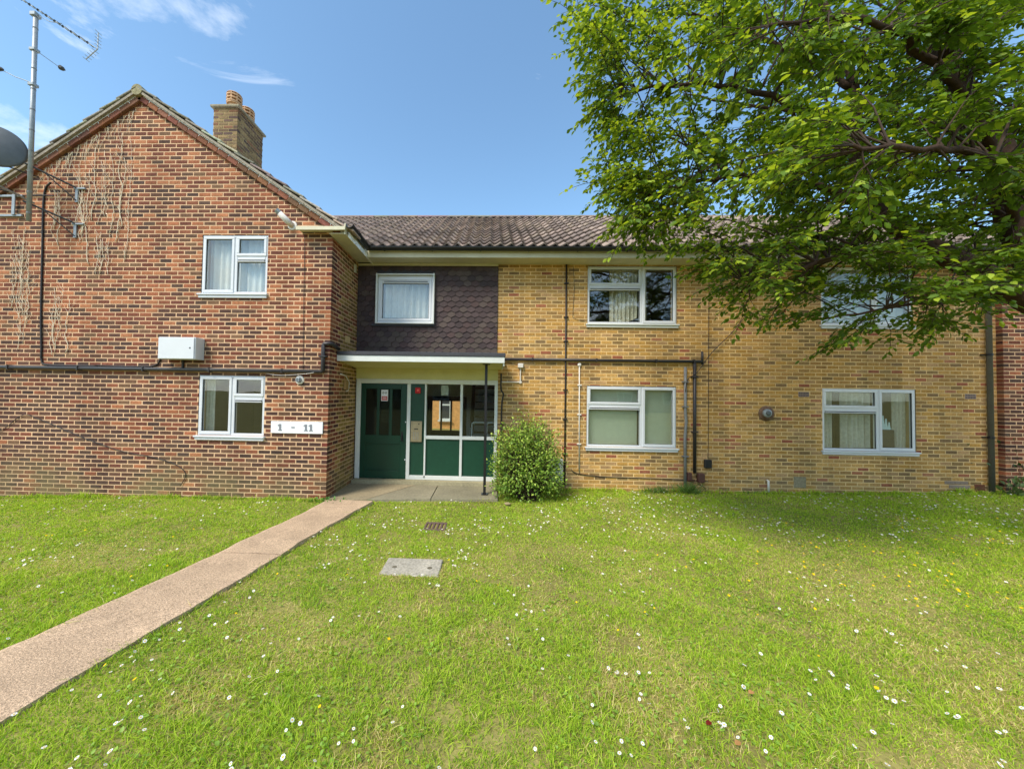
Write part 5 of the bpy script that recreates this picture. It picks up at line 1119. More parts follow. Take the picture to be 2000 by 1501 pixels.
def tree_main():
    root = empty('tree', (6.9, 4.1, 0), 'large leafy tree whose branches hang over the lawn at the right', 'tree')
    R_ = np.random.default_rng(21)
    tk = MB(); nodes = []
    def limb(pts, r0, r1, n=10):
        P = [Vector(p) for p in pts]; Q = []; m_ = len(P)-1
        for i in range(m_):
            p0, p1, p2, p3 = P[max(i-1, 0)], P[i], P[i+1], P[min(i+2, m_)]
            for k in range(5):
                t = k/5; Q.append(.5*((2*p1)+(-p0+p2)*t+(2*p0-5*p1+4*p2-p3)*t*t+(-p0+3*p1-3*p2+p3)*t**3)+Vector([float(v) for v in R_.normal(0, .012, 3)]))
        Q.append(P[-1]); rs = [r0+(r1-r0)*(i/(len(Q)-1))**.8 for i in range(len(Q))]
        tk.tube(Q, rs, n)
        for q, r in zip(Q, rs): nodes.append((q.x, q.y, q.z, r))
    limb([(7.0, 4.1, -.15), (6.95, 4.1, .5), (6.85, 4.1, 1.4), (6.75, 4.12, 2.4)], .30, .22, 14)
    limb([(6.75, 4.12, 2.35), (6.35, 4.2, 3.1), (6.02, 4.25, 3.9), (5.93, 4.3, 4.95), (5.6, 4.4, 5.8), (5.3, 4.4, 6.6), (4.9, 4.5, 8.0)], .18, .05)
    limb([(6.75, 4.12, 2.3), (6.2, 4.15, 2.85), (5.40, 4.2, 3.36), (4.85, 4.25, 3.75), (4.50, 4.3, 4.15), (4.40, 4.35, 4.7), (4.42, 4.4, 5.7), (4.1, 4.5, 6.9)], .15, .035)
    limb([(6.75, 4.12, 2.4), (7.0, 4.0, 3.6), (7.1, 3.9, 5.2), (7.2, 3.8, 7.2), (7.1, 3.7, 9.0)], .18, .05)
    limb([(6.75, 4.1, 2.4), (7.6, 4.0, 3.2), (8.8, 3.9, 4.2), (10.2, 3.8, 5.4)], .14, .04)
    limb([(6.8, 4.0, 2.4), (6.7, 3.2, 3.3), (6.2, 2.2, 4.3), (5.6, 1.4, 5.2)], .12, .03)
    limb([(6.8, 4.1, 2.5), (7.6, 2.9, 3.6), (8.5, 1.8, 4.8)], .12, .03)
    limb([(5.2, 4.22, 3.5), (4.6, 4.0, 3.55), (3.9, 3.8, 3.35), (3.2, 3.7, 3.15), (2.6, 3.7, 3.0)], .06, .014, 8)
    limb([(4.5, 4.3, 4.1), (3.9, 4.2, 4.25), (3.2, 4.1, 4.3), (2.5, 4.0, 4.25), (1.8, 4.0, 4.05)], .055, .012, 8)
    limb([(4.42, 4.35, 4.8), (3.8, 4.3, 5.2), (3.0, 4.2, 5.45), (2.2, 4.2, 5.5), (1.5, 4.2, 5.4)], .05, .012, 8)
    limb([(5.95, 4.3, 4.6), (5.1, 3.9, 4.95), (4.2, 3.5, 5.15), (3.3, 3.2, 5.2), (2.4, 3.1, 5.05)], .06, .012, 8)
    limb([(4.42, 4.4, 5.6), (3.7, 4.5, 6.2), (2.9, 4.6, 6.7), (2.0, 4.7, 7.0)], .04, .012, 8)
    limb([(5.9, 4.3, 5.0), (5.2, 4.9, 5.6), (4.2, 5.3, 6.1), (3.0, 5.5, 6.5)], .05, .012, 8)
    limb([(6.03, 4.25, 3.85), (5.2, 3.7, 3.95), (4.3, 3.2, 3.95), (3.4, 2.9, 3.8), (2.7, 2.7, 3.7)], .055, .012, 8)
    limb([(5.9, 4.2, 3.1), (5.2, 3.9, 2.95), (4.5, 3.7, 2.85), (3.9, 3.6, 2.72)], .035, .01, 8)
    limb([(6.1, 4.2, 3.0), (5.6, 4.4, 3.0), (5.0, 4.6, 2.95), (4.4, 4.8, 2.85)], .035, .01, 8)
    limb([(5.5, 4.4, 6.0), (4.6, 3.9, 6.7), (3.6, 3.5, 7.2), (2.6, 3.4, 7.4)], .05, .012, 8)
    limb([(6.2, 2.2, 4.3), (5.2, 2.0, 4.5), (4.2, 2.0, 4.5), (3.2, 2.1, 4.35)], .04, .01, 8)
    nd = np.array(nodes)
    TIPS = np.array([(1.07,4.54,6.82),(1.16,4.32,6.65),(1.23,4.58,6.51),(1.12,3.71,5.69),(1.29,4.21,5.88),(1.39,4.13,5.87),(1.25,4.4,5.8),(1.22,3.84,5.36),(1.44,4.47,5.63),(1.54,4.36,5.61),(1.4,4.5,5.34),(1.46,4.27,5.23),(1.41,4.03,4.74),(1.8,4.7,5.32),(1.51,4.58,4.81),(1.49,4.12,4.57),(1.43,4.57,4.58),(1.69,4.9,4.87),(1.21,3.78,3.92),(1.56,4.45,4.37),(1.64,4.3,4.13),(2.03,4.92,4.55),(1.56,4.27,3.85),(1.51,3.79,3.68),(1.74,4.1,3.6),(1.95,4.29,3.76),(2,4.1,3.46),(2.56,4.94,3.88),(2.2,3.95,3.19),(2.3,3.91,3.25),(2.56,4.12,2.98),(2.93,4.5,3.16),(2.97,4.54,2.93),(3.03,4.41,2.98),(2.7,3.87,2.65),(3.57,4.9,2.96),(3.13,4.09,2.64),(3.62,4.55,2.81),(3.4,4.08,2.68),(3.38,3.9,2.71),(3.7,4.05,2.34),(3.95,4.12,2.44),(3.7,3.65,2.46),(4.23,3.87,2.41),(4.55,3.79,2.47),(4.61,3.64,2.48),(4.96,3.68,2.68),(6.04,4.27,2.94),(5.45,4.21,2.75),(4.68,3.81,2.61),(4.81,4.09,2.61),(0.73,3.84,6.12),(1.02,4.72,6.48),(1,4.34,6.33),(1.18,4.62,6.21),(1.11,4.08,5.34),(1.01,4.18,5.54),(1.11,4.15,5.06),(1.39,4.77,5.34),(1.16,4.23,4.51),(1.11,4.3,4.37),(1.38,4.76,4.4),(1.49,4.7,4.25),(1.41,4.2,3.74),(1.52,4.11,3.54),(2.01,4.61,3.66),(1.39,3.82,4.72),(3.37,3.21,4.76),(3.56,3.11,3.71),(4.28,3.97,4.9),(3.27,3.08,3.56),(2.3,4.39,6.68),(1.66,4.48,3.9),(4.95,3.42,3.68),(4.13,3.61,4.8),(2.79,3.83,3.31),(2.44,3.98,4.73),(4.98,3.83,3.74),(2.42,3.41,3.82),(5.83,4.83,4.43),(3.63,4.16,6.21),(5.18,3.92,4.92),(2.23,4.19,4.35),(5.96,5.18,3.34),(3.83,3.08,4.17),(6.97,4.88,3.96),(4.39,3.5,3.58),(2.86,4.39,5.24),(4.01,3.79,3.11),(4.62,3.02,3.77),(5.01,3.36,5.12),(3.88,5.18,7.19),(4.01,3.31,5.24),(7.85,5.58,7.52),(3.61,3.85,3.59),(4.73,3.6,5.16),(5.87,4.14,3.61),(2.67,4.36,3.14),(2.12,3.45,4.13),(5.43,3.93,4.28),(6.88,4.54,3.72),(2.68,4.81,6.18),(1.86,3.84,3.45),(5,3.47,4.64),(7.67,5.89,7.62),(3.39,4.36,3.96),(6.07,4.31,6.66),(3.69,3.28,3.13),(2.11,3.89,5.01),(4.91,3.41,4.34),(5.4,3.68,3.28),(5.2,3.91,5.02),(4.42,3.94,5.38),(3.67,3.95,3.4),(5.64,4.15,4.2),(2.66,3.29,3.23),(1.19,3.77,4.32),(4.85,3.21,3.96),(2.4,3,2.86),(6.26,5.47,7.39),(3.31,4.73,3.76),(6.12,5.15,4.89),(1.45,3.57,4.77),(4.41,4.27,5.64),(2.6,3.25,3.88),(1.76,3.18,5.08),(3.91,3.52,5.6),(4.47,5.02,3.73),(7.08,5,3.79),(5,3.56,5.86),(6.49,4.62,6.91),(2.06,3.2,4.76),(6.86,4.82,6.24),(1.27,3.51,4.07),(5.16,5.63,7.65),(3.14,5.51,7.92),(4.48,3.33,3.1),(5.09,5.12,3.84),(3.86,3.03,3.68),(4.13,5.68,6.55),(5.24,3.57,5.74),(2.01,4.87,5.55),(4.26,3.47,3.58),(7.25,5.66,6.92),(5.07,3.91,3.81),(5.28,3.68,4.33),(2.8,3.37,4.88),(3.2,5.5,4.9),(4.09,4.96,4.24),(5.77,4.08,6.15),(3.5,4.96,7.66),(2.74,5.61,7.35),(5.04,4.96,3.97),(4.74,5.89,5.61),(4.88,4.6,3.55),(2.55,3.74,5.91),(5.22,3.62,4.63),(6.81,5.78,7.38),(3.59,3.7,5.37),(4.15,3.32,4.36),(1.47,3.74,4.16),(4.31,4.93,7.36),(1.4,4.11,4.84),(3.75,4.11,6.27),(4.83,3.81,5.37),(2.35,3.23,5.31),(1.67,4.21,3.84),(6.76,5.14,3.21),(6.74,5.25,4.6),(3.33,3.56,3.78),(1.89,3.04,4.59),(6.08,5.35,6.34),(2.86,3.33,4.33),(1.38,3.8,4.69),(3.96,3.15,5.13),(1.77,4.78,4.81),(5.72,5.35,7.19),(5.32,3.57,5.83),(4.24,3.64,6.06),(4.26,4,4.45),(1.43,4.49,5.49),(2.65,3.47,3),(1.63,4.05,6.22),(3.61,3.12,4.26),(2.6,3.8,6.06),(4.63,4.85,6.77),(3.79,3.36,3.25),(5.06,4.27,6.43),(4.45,3.4,5.46),(4.4,3.9,5.7),(4.1,3.62,3.12),(3.54,3.18,5.12),(3.08,3.63,4.28),(5.86,4.98,4.29),(3.86,5.19,5.29),(5.23,3.48,5.03),(5.34,4,5.72),(2.9,5.73,5.18),(4.52,5.43,4.06),(3.07,3.03,4.4),(5.17,3.83,5.79),(1.91,4.1,6.04),(3.32,3.52,4.07),(5.66,5.73,8.32),(6.31,4.27,4.49),(2.13,3.17,3.85),(7.2,4.81,6.32),(3.23,4.6,3.54),(3.07,5.8,5),(2.21,3.12,3.51),(3.17,5.4,7.42),(4.24,3.04,3.75),(2.9,3.84,5.75),(4.51,3.95,5.52),(3.72,3.43,2.89),(7.51,5.88,5.99),(1.78,4.13,4.42),(5.72,4.51,5.87),(2.32,5.17,6.86),(3.74,3.15,3.8),(3.33,3.39,3.12),(4.6,3.19,4.41),(1.96,5.1,4.54),(6.14,5.5,5.23),(3.12,4.32,3.78),(4.69,3.1,4.68),(7.93,5.34,4.42),(6.29,5.41,3.67),(7.37,5.86,5.53),(3.42,3.95,3.02),(3.03,3.98,3.04),(3.1,4.54,5.89),(7.96,5.57,6.14),(6.67,4.51,4.39),(1.59,3.19,4.34),(3.06,3.33,3.86),(3.86,3.75,3.52),(1.66,3.28,4.95),(4.75,3.6,5.87),(5.44,5.05,3.52),(0.94,3.44,5.53),(4.02,3.32,2.72),(3.08,3.94,3.69),(4.2,3.66,4.16),(5.88,4.62,5.65),(2.07,3.2,2.99),(3.95,3.24,5.13),(3.46,4.79,6.83),(4.42,3.66,5.88),(5.58,5.76,5.44),(4.87,3.54,5.51),(3.04,3.8,4.5),(5.18,5.06,6.97),(2.05,4.56,6.55),(5.03,4.04,4.73),(8.83,5.74,8.46),(5.63,4.11,5.63),(3.86,3,4.93),(3.32,3.36,3.68),(3.51,4.09,4.91),(3.51,3.07,3.19),(6.45,4.71,4.05),(1.84,3.43,3.29),(5.31,4.1,6.41),(2.8,3.31,4.14),(4.69,4.68,4.15),(5.11,3.82,5.38),(3.96,4.02,5.07),(2.73,3.99,3.93),(1.93,4.7,4.41),(5.4,4.05,6),(1.73,3.62,3.66),(1.75,5.08,5.5),(4.35,4.82,5.59),(5.6,3.89,4.46),(4,3.6,3.72),(1.52,3.85,3.69),(5.84,5.05,4.54),(7.09,4.65,4.49),(7.38,5.8,7.85),(8.08,5.29,5.47),(4.95,3.31,3.92),(4.6,3.56,5.92),(4.06,4.11,3.74),(2.28,4.01,4.05),(2.08,4.27,3.76),(3.89,4.48,4.15),(3.5,3.99,3.12),(4.02,5.16,4.55),(5.31,3.6,3.18),(4.45,3.11,3.13),(4.44,3.99,5.17),(5.63,5.16,7.39),(2.54,3.06,3.83),(3.3,4.63,3.47),(2.52,3.65,5.32),(2.87,3.18,4.68),(2.74,4.94,4.03),(2.58,3.01,3.79),(2.42,3,4.29),(6.33,5.12,6.77),(1.35,4.28,6.7),(2.11,4.33,5.55),(2.61,4.18,6.72),(2.12,4.4,4),(3.8,3.37,3.78),(4.94,5.17,6.46),(5.12,3.69,5.95),(4.05,4.98,6.5),(1.65,4.88,6.9),(4.48,4.2,4.24),(2.81,3.79,4.58),(2.85,4.71,7.17),(5.51,4.39,4.31),(2.91,3.23,4.89),(6.21,5.15,3.27),(3.2,5.34,5.6),(1.91,3.52,5.48),(5.04,3.76,4.71),(3.37,4.44,4.8),(2.92,3.97,4.87),(2.87,5.48,6.28),(3.21,3.3,5.34),(4.76,3.58,3.48),(6.03,3.98,6.42),(5.64,3.97,6.23),(4.04,3.24,4.58),(4.33,3.36,2.82),(3.28,5.03,6.64),(4.08,3.17,5),(2.78,3.89,5.94),(1.52,3.58,5.67),(2.98,4.17,5.71),(3.51,4.05,5.16),(2.37,3.01,2.69),(8.41,5.62,7.89),(7.54,5.19,6.7),(8.4,5.8,3.72),(2.49,3.34,4.21),(4.36,3.63,3.83),(5.15,3.8,3.03),(5.29,5.04,7.55),(5.22,4.2,5.5),(3.63,3.84,4.1),(2.65,3.04,4.81),(3.61,4.04,4.9),(1.4,3.81,4.99),(6.02,5.5,5.29),(6.41,4.61,6.6),(4.22,3.98,4.44),(6.48,5.01,4.36),(1.49,3.88,4.72),(2.18,3.21,4.55),(4.28,3.95,5.59),(4.79,3.63,5.45),(1.05,3.98,5.97),(4.84,5.58,5.15),(3.38,3.21,3.9),(3.57,4.05,5.81),(2.17,3.87,3.98),(3.49,3.44,4.03),(6.22,4.71,7.17),(1.51,3.63,3.95),(3.28,5.83,8.27),(3.65,4.86,5.14),(2.87,3.44,3.47),(2.97,4.48,3.32),(3.22,3.1,4.73),(7.74,5.28,4.37),(3.97,3.05,3.93),(5.16,4.22,5.51),(4.38,3.08,2.76),(6.9,4.66,4.96),(4.17,3.01,4.15),(4.41,3.57,5.69),(3.79,3.12,5.35),(2.86,3.5,3.98),(1.56,4.3,3.88),(4.58,5.24,7.58),(3.51,3.2,4.36),(4.68,3.67,5.69),(2.88,4.07,5.74),(4.21,3.6,3.63),(7.14,5.08,6.41),(5.69,5.73,6.28),(5.06,5.77,8.07),(1.45,4.09,4.18),(3.74,3.07,2.69),(1.99,3.31,4.23),(2.34,5.11,6.78),(3.62,3.72,2.93),(6.49,4.51,4.66),(1.86,4.32,6.54),(5.25,3.47,4.45),(2.2,3.24,3.29),(4.82,4.28,5.41),(4.35,3.83,4.54),(4.82,5.83,4.67),(4.75,4.01,6.45),(6.97,5.1,5.22),(4.51,5.88,6.05),(4.62,5.52,7.14),(6.48,4.86,3.53),(2.88,3.1,4.27),(6.05,4.35,6.67),(6.88,5.58,4.44),(5.84,4.14,4.63),(1.12,4.28,6.41),(4.71,5.81,6.83),(6.81,4.48,6.41),(1.98,4.82,6.2),(5.67,4.17,3.88),(2.44,4.63,4.19),(3.41,4.02,4.11),(2.26,3.47,5.77),(3.71,3.51,4.37),(3.59,5.88,3.83),(4.07,4.79,5.04),(7.57,5.41,7.59),(4.83,3.74,3.41),(1.96,3.46,5.5),(4.15,4.11,4.38),(2.18,4.35,4.58),(4.39,5.4,8.09),(4.79,5.24,5.47),(1.42,4.11,4.29),(2.29,4.05,4.98),(1.99,3.33,5.06),(1.62,3.48,3.52),(5.52,3.75,3.06),(2.23,3.17,4.55),(5.04,3.8,4.1),(4.64,3.27,5.57),(0.87,3.56,5.71),(4.52,3.1,3.7),(4.13,3.72,5.73),(2.41,3.58,4.75),(1.56,3.58,4.49),(4.67,5.38,6.73),(2.38,3.78,6.07),(1.04,4.01,6.4),(6.16,5.58,6.51),(5.01,3.38,4.8),(2.32,3.72,3.42),(4.64,3.6,5.99),(6.02,4.25,3.08),(3.93,3.03,2.83),(3.59,5.3,5.95),(4.92,3.43,3.84),(2.54,4.05,4.43),(1.15,3.89,5.84),(3.45,4.45,3.92),(4.4,4.63,3.62),(2.61,4.14,6.21),(1.9,3.25,3.4),(2.92,3.62,4.01),(4.15,4.04,5.01),(3.49,4.12,3.15),(1.42,4.17,4.24),(3.43,4.03,4.13),(4.49,3.29,2.86),(3.46,3.76,6.11),(5.49,5.84,5.38),(5.82,4.56,5.21),(3.35,3.87,4.66),(2.56,3.93,5.64),(3.5,3.68,2.96),(2.63,4.09,4.58),(4.68,5.15,7.48),(6.13,5.6,6.47),(2.47,3.95,3.18),(8.47,5.83,6.09),(3.76,5.22,6.8),(4.55,3.73,4.92),(4.11,3.08,5.33),(1.6,3.61,3.98),(6.15,4.16,5.53),(4.03,3.37,4.7),(4.05,3.71,3.22),(3.86,4.65,4.51),(2.6,3.46,2.89),(4.99,3.56,3.06),(1.65,3.37,5.48),(6,3.99,6.17),(3.74,3.44,3.74),(6.37,4.28,6.67),(2.45,3.56,5.96),(7.01,5.12,3.32),(3.32,3.32,4.16),(2.51,3.82,3.27),(4.14,4.12,6.28),(5.9,4,3.41),(1.16,3.44,4.73),(3.18,3.28,4.85),(2.01,3.19,4.46),(4.02,3.12,4.3),(5.93,4.38,6.04),(7.25,4.79,5.25),(4.54,4.67,4.08),(7.06,5.43,5.48),(5.3,5.56,5.09),(6.01,3.96,5.09),(1.57,3.54,4.43),(6.69,5.32,6.01),(3.17,3.27,4.98),(3.47,4.77,4.61),(3.71,5.58,3.5),(3.23,4.78,6.73),(5.3,5.67,3.76),(3.26,4.09,5.54),(3.17,5.08,6.51),(2.01,3.27,3.65),(4.2,5.72,6.29),(5.68,4.11,3.75),(5.13,3.53,3.12),(1.79,3.86,3.78),(2.87,3.37,5.01),(1.56,4.54,6.45),(4.75,4.31,4.82),(2.34,3.97,6.49),(7.82,5.36,7.66),(1.66,3.11,4.61),(1.73,3.73,4),(3.34,3.83,3.57),(5.04,5.45,3.55),(3.41,4.08,3.77),(6.68,5.54,5.6),(4.61,3.32,3.76),(4.99,4.17,4.97),(7.57,5.03,7.14),(3.94,4.55,4),(8.21,5.49,7.16),(4.58,5.38,7.62),(2.54,3.07,4.13),(2.33,3.36,5.27),(2.14,4.68,5.15),(3.33,3.6,5.46),(3.36,3.88,3.52),(2.26,3.97,3.74),(7.01,5.12,7.45),(5.83,4.8,6.38),(4.58,3.93,4.89),(5.55,3.92,3.81),(1.49,4.05,5.67),(5.08,4.06,4.67),(3.49,3.31,3.18),(6.24,4.56,6.43),(1.72,3.92,5.55),(2.26,3.7,3.61),(4.49,3.67,5.02),(3.02,3.33,4.26),(1.5,3.96,6.3),(1.96,4.87,4.82),(2.91,3.52,4.71),(2.24,4.06,6.38),(8.65,5.8,5.29),(2.98,3.55,4.52),(2.94,4.04,6.25),(4.55,3.62,4.44),(3.68,3.2,5.05),(2.12,4.2,4.11),(4.29,5.46,5.24),(5.91,5.38,6.29),(4.5,5.54,3.5),(5.22,4.71,3.27),(3.18,3.88,3.96),(1.35,4.14,6.49),(4.34,5.31,6.59),(1.34,3.41,3.47),(3.32,4.06,4.02),(1.91,3.66,3.91),(3.29,3.83,4.85),(4.37,3.14,3.08),(3.34,3.15,5.15),(2.88,3.03,4.7),(4.74,3.91,3.69),(5.74,4.74,3.55),(5.94,5.49,5.19),(4.65,3.51,2.77),(1.95,3.34,3.59),(3.79,3.29,3.51),(6.17,5.15,4.21),(4.13,5.56,6.15),(5.54,4.18,5.64),(5.32,5.19,5.84),(1.56,5.1,6.59),(7.58,5.35,4.59),(4,4.05,4.38),(4,5.07,4.11),(1.67,3.92,3.71),(3.99,4.96,4.99),(5.49,4.08,5.28),(1.62,5.11,5.47),(2.34,4.42,5.1),(8.13,5.81,7.31),(2.16,4.46,4.75),(4.3,5.56,4.66),(5.23,5.12,4.71),(2.29,3.47,3.06),(4.17,3.31,5.18),(4.39,4.77,7.11),(6.04,4.21,3.45),(3.85,3.03,5.15),(5.27,4.12,4.68),(2.16,3.24,4.06),(4.37,5.04,5.32),(8.34,5.78,4.07),(6.66,4.73,5.25),(5.3,5.91,4.79),(6.3,5.04,4.65),(4.39,4.55,3.72),(8.8,5.89,5.67),(5.6,4.94,7.33),(4.8,4.71,4.58),(4.75,5.87,4.86),(6.27,4.4,5.25),(5.16,5.19,3.85),(5.5,4.78,5.53),(7.16,5.11,5.72),(3.76,4.78,6.48),(4,4.97,5.12),(4.47,5.02,3.94),(5.17,5.28,4.1),(6.44,4.44,3.25),(4.6,4.53,4.78),(8.17,5.48,6.78),(8.31,5.56,5.54),(5.65,4.73,5.85),(4.2,4.78,4.26),(7.59,5.14,5.16),(4.08,5.41,3.57),(7.14,4.87,5.17),(5.94,5.58,8.26),(7.21,4.92,3.65),(5.12,5.92,4.88),(8.11,5.92,5.6),(4.63,5.81,7.6),(7.81,5.44,6.52),(6.13,5.53,5.81),(4.63,5.53,7.86),(7.13,5.93,8.51),(6.55,4.48,6.85),(6.47,4.97,7.38),(4.12,5.17,4.46),(5.82,5.73,6.32),(6.08,5.73,7.3),(4.95,5.75,5.38),(5.31,4.85,4.67),(6.28,5.27,6.96),(4.81,5.48,6.2),(5.29,5.53,5.06),(5.09,5.7,5.81),(5.28,4.42,5.05),(5.83,5.93,4.58),(4.07,4.91,6.83),(4.13,4.57,5.94),(4.8,5.07,5.18),(5.22,5.43,6.92),(6.02,5.53,7.34),(5.5,4.51,4.92),(7.43,4.87,4.83),(7.32,5.12,5.94),(6.9,5.59,3.85),(7.82,5.19,3.77),(6.28,4.77,3.2),(6.35,5.26,5.89),(7.61,5.16,5.07),(4.35,5.39,7.15),(5.33,5.2,3.65),(6.94,4.77,4.74),(5.11,4.74,6.1),(5.13,4.69,4.13),(7.11,4.78,4.47),(6.09,5.21,7.74),(5.33,5.26,4.44),(5.33,4.53,7.09),(5.37,5.52,4.37),(4.27,5.15,6.37),(4.19,4.76,4.21),(5.4,5.63,6.33),(6.6,5.51,6.18),(4.6,5.08,3.44),(4.36,4.62,4.78),(3.55,4.43,5.55),(5.35,4.58,4.42),(5.75,5.23,6.47),(5.06,5.68,7.33),(8.42,5.71,5.46),(3.78,4.61,6.96),(6.45,5.8,4.43),(3.96,4.93,5.48),(4.74,5.96,8),(6.01,4.53,6.68),(6.52,5.66,4.08),(6.27,4.51,3.94),(4.11,4.68,5.08),(8.47,5.9,5.91),(4.48,5.8,5.06),(3.98,5.2,7.83),(6.96,5.43,5.17),(3.91,4.44,4.14),(7.49,5.33,4.19),(4.15,4.63,4.8),(5.66,5.41,3.48),(5.28,5.1,6.72),(3.78,4.85,7.27),(5.25,4.61,5.11),(4.39,5.89,7.92),(3.87,5.04,4.87),(5.89,5.18,5.69),(8.21,5.59,6.44),(6.27,5.89,5.03),(7.25,5.16,5.81),(6.41,5.8,5.11),(4.37,5.5,8.07),(4.4,5.6,3.39),(5.06,4.87,5.9),(6.8,5.55,3.8),(7.5,5.25,6.54),(8.08,5.38,4.43),(6.07,4.64,3.16),(6.57,4.91,6.9),(6.73,4.69,4.97),(4.23,5.01,5.44),(5.06,4.85,3.52),(5.09,4.98,6.87),(4.76,5.51,5.63),(4.17,4.72,6.54),(3.69,4.6,4.97),(4.41,5.64,6.48),(4.14,4.43,6.63),(6.17,4.84,3.33),(6.38,5.03,7.33),(6.83,5.09,6.57),(7.78,5.23,4.87),(3.66,4.83,6.99),(6.16,5.35,6.27),(7.67,5.05,6.09),(6.09,5.19,6.58),(4.66,4.94,7.42),(7.44,5.78,7.75),(6.7,5.06,7.2),(7.12,5.63,6.05),(7.96,5.29,5.45),(4.54,5.41,4.72),(3.79,4.67,4.79),(5.8,4.47,5.78),(6.12,4.59,5.02),(7.84,5.17,3.69),(6.98,5.37,3.99),(8.36,5.94,8.03),(7.74,5.8,5.52),(5.93,5.3,5.21),(7.34,5.64,7.73),(7.09,5,7.45),(6.84,5.35,7.83),(2.28,2.6,3.82),(2.42,2.7,4.11),(2.25,2.7,3.64),(2.03,2.5,3.36),(2,2.6,3.4),(2.6,2.7,3.21),(2.39,2.8,3.06),(2.92,2.8,3.22),(3.53,3,2.98),(3.78,2.7,4.29),(3.7,2.8,4.18),(1.68,3,3.85),(1.55,3,3.59),(2.73,2.9,4.79),(1.68,3,3.33)])
    # crown outside the picture: above, to the right and towards the camera
    ex = []
    while len(ex) < 60:
        p = R_.uniform([1.5, .8, 2.6], [12.5, 7.2, 10.0])
        e = ((p[0]-6.9)/5.4)**2+((p[1]-4.0)/3.4)**2+((p[2]-6.0)/4.0)**2
        if .35 < e < 1 and not (p[1] > 6.2 and p[2] < 6.5):
            # leave out what would stand inside the picture (those boughs are listed)
            f = -p[0]*.0347+p[1]; xx = p[0]+p[1]*.0347
            if f > .3 and xx/f < 1.52 and (p[2]-1.8)/f < 1.10: continue
            ex.append(p)
    ALL = np.vstack([TIPS, np.array(ex)])
    PB, DB, SB, WB, NB, CB = [], [], [], [], [], []
    tw_ = MB()
    for bi, tip in enumerate(ALL):
        inpic = bi < len(TIPS)
        d = np.linalg.norm(nd[:, :3]-tip, axis=1)+ .6*np.maximum(0, nd[:, 2]-tip[2]); d = d*R_.uniform(.55, 1.6, len(d)) if inpic else d; j = int(np.argmin(d)); base = nd[j, :3]; L_ = np.linalg.norm(tip-base)
        if L_ < .15: continue
        mid = base+(tip-base)*.5+np.array([0, 0, .10*L_])+R_.normal(0, .03, 3); q1 = base+(tip-base)*.25+np.array([0, 0, .06*L_]); q3 = base+(tip-base)*.78+np.array([0, 0, .07*L_])
        r0 = min(nd[j, 3]*.55, .008+.007*L_)
        tw_.tube([base, q1, mid, q3, tip], [r0, r0*.8, r0*.6, r0*.4, .002], 5, cap=False)
        out_ = (tip-base)/L_; out_[2] *= .4; out_ /= np.linalg.norm(out_)+1e-9
        side = np.cross(out_, [0, 0, 1]); side /= np.linalg.norm(side)
        fresh = R_.random()
        # the spray: side twigs in a loose plane, leaves alternating along each
        nt_ = R_.integers(7, 11) if inpic else 6
        for k in range(nt_):
            u = .45+.55*k/(nt_-1); p0 = q1+(mid-q1)*(u*2-.5) if u < .5 else (mid+(q3-mid)*((u-.5)/.28) if u < .78 else q3+(tip-q3)*((u-.78)/.22))
            s = 1 if k % 2 else -1; ln = (R_.uniform(.16, .34))*(1.15-u*.45)
            dr = out_*R_.uniform(.5, .9)+side*s*R_.uniform(.5, 1.0)+np.array([0, 0, R_.uniform(-.45, .25)])
            if k == nt_-1: dr = out_+np.array([0, 0, -.25]); 
            dr /= np.linalg.norm(dr); e = p0+dr*ln+np.array([0, 0, -.10*ln])
            if inpic: tw_.tube([p0, (p0+e)/2+np.array([0, 0, .008]), e], [.0032, .0022, .0012], 4, cap=False)
            nl = R_.integers(7, 11) if inpic else 6
            t = (np.arange(nl)+.6)/nl; pp = p0+(e-p0)*t[:, None]+R_.normal(0, .012, (nl, 3)); sg = np.where(np.arange(nl) % 2, 1., -1.)[:, None]
            ss = np.cross(dr, [0, 0, 1]); ss /= np.linalg.norm(ss)+1e-9
            dd = dr*.75+ss*sg*R_.uniform(.5, 1.1, (nl, 1))+np.array([0, 0, 1])*R_.normal(-.28, .35, (nl, 1)); dd[-1] = dr+np.array([0, 0, -.3])
            nn = np.array([0, 0, 1.])+R_.normal(0, .42, (nl, 3))
            sz = R_.uniform(.046, .082, nl)*(1.0 if inpic else 1.5)
            g = R_.random(nl)
            c0 = np.array(lin((70, 96, 30))); c1 = np.array(lin((106, 136, 40))); c2 = np.array(lin((160, 180, 58)))
            mixv = np.clip(fresh*.55+g*.45, 0, 1)[:, None]
            col = c0+(c1-c0)*mixv; young_or_lit = (R_.random(nl) < (.05+.18*(u > .93)+.30*np.clip((3.6-tip[0])/2.2, 0, 1)))[:, None]; col = np.where(young_or_lit, c2, col)  # pale tips are young; extra pale leaves at left paint in the sunlit side
            PB.append(pp); DB.append(dd); SB.append(sz); WB.append(sz*R_.uniform(.24, .33, nl)); NB.append(nn); CB.append(col)
    tk.build('trunk', M['bark'], root, smooth=True); tw_.build('twigs', M['twig'], root, smooth=True, kind='stuff')
    P = np.vstack(PB); D = np.vstack(DB); S = np.concatenate(SB); Wd = np.concatenate(WB); Nn = np.vstack(NB); C = np.vstack(CB)
    dist = np.linalg.norm(P-np.array([0, 0, 1.8]), axis=1); f = P[:, 1]-P[:, 0]*.0347
    vis = (f > .5) & ((P[:, 0]+P[:, 1]*.0347)/np.maximum(f, .1) < 1.5) & ((P[:, 2]-1.8)/np.maximum(f, .1) < 1.05)
    order = np.argsort(dist+1000*(~vis)); big = order[:300]; restm = np.ones(len(P), bool); restm[big] = False
    V, F = leaf_arrays(P[restm], D[restm], S[restm], Wd[restm], Nn[restm])
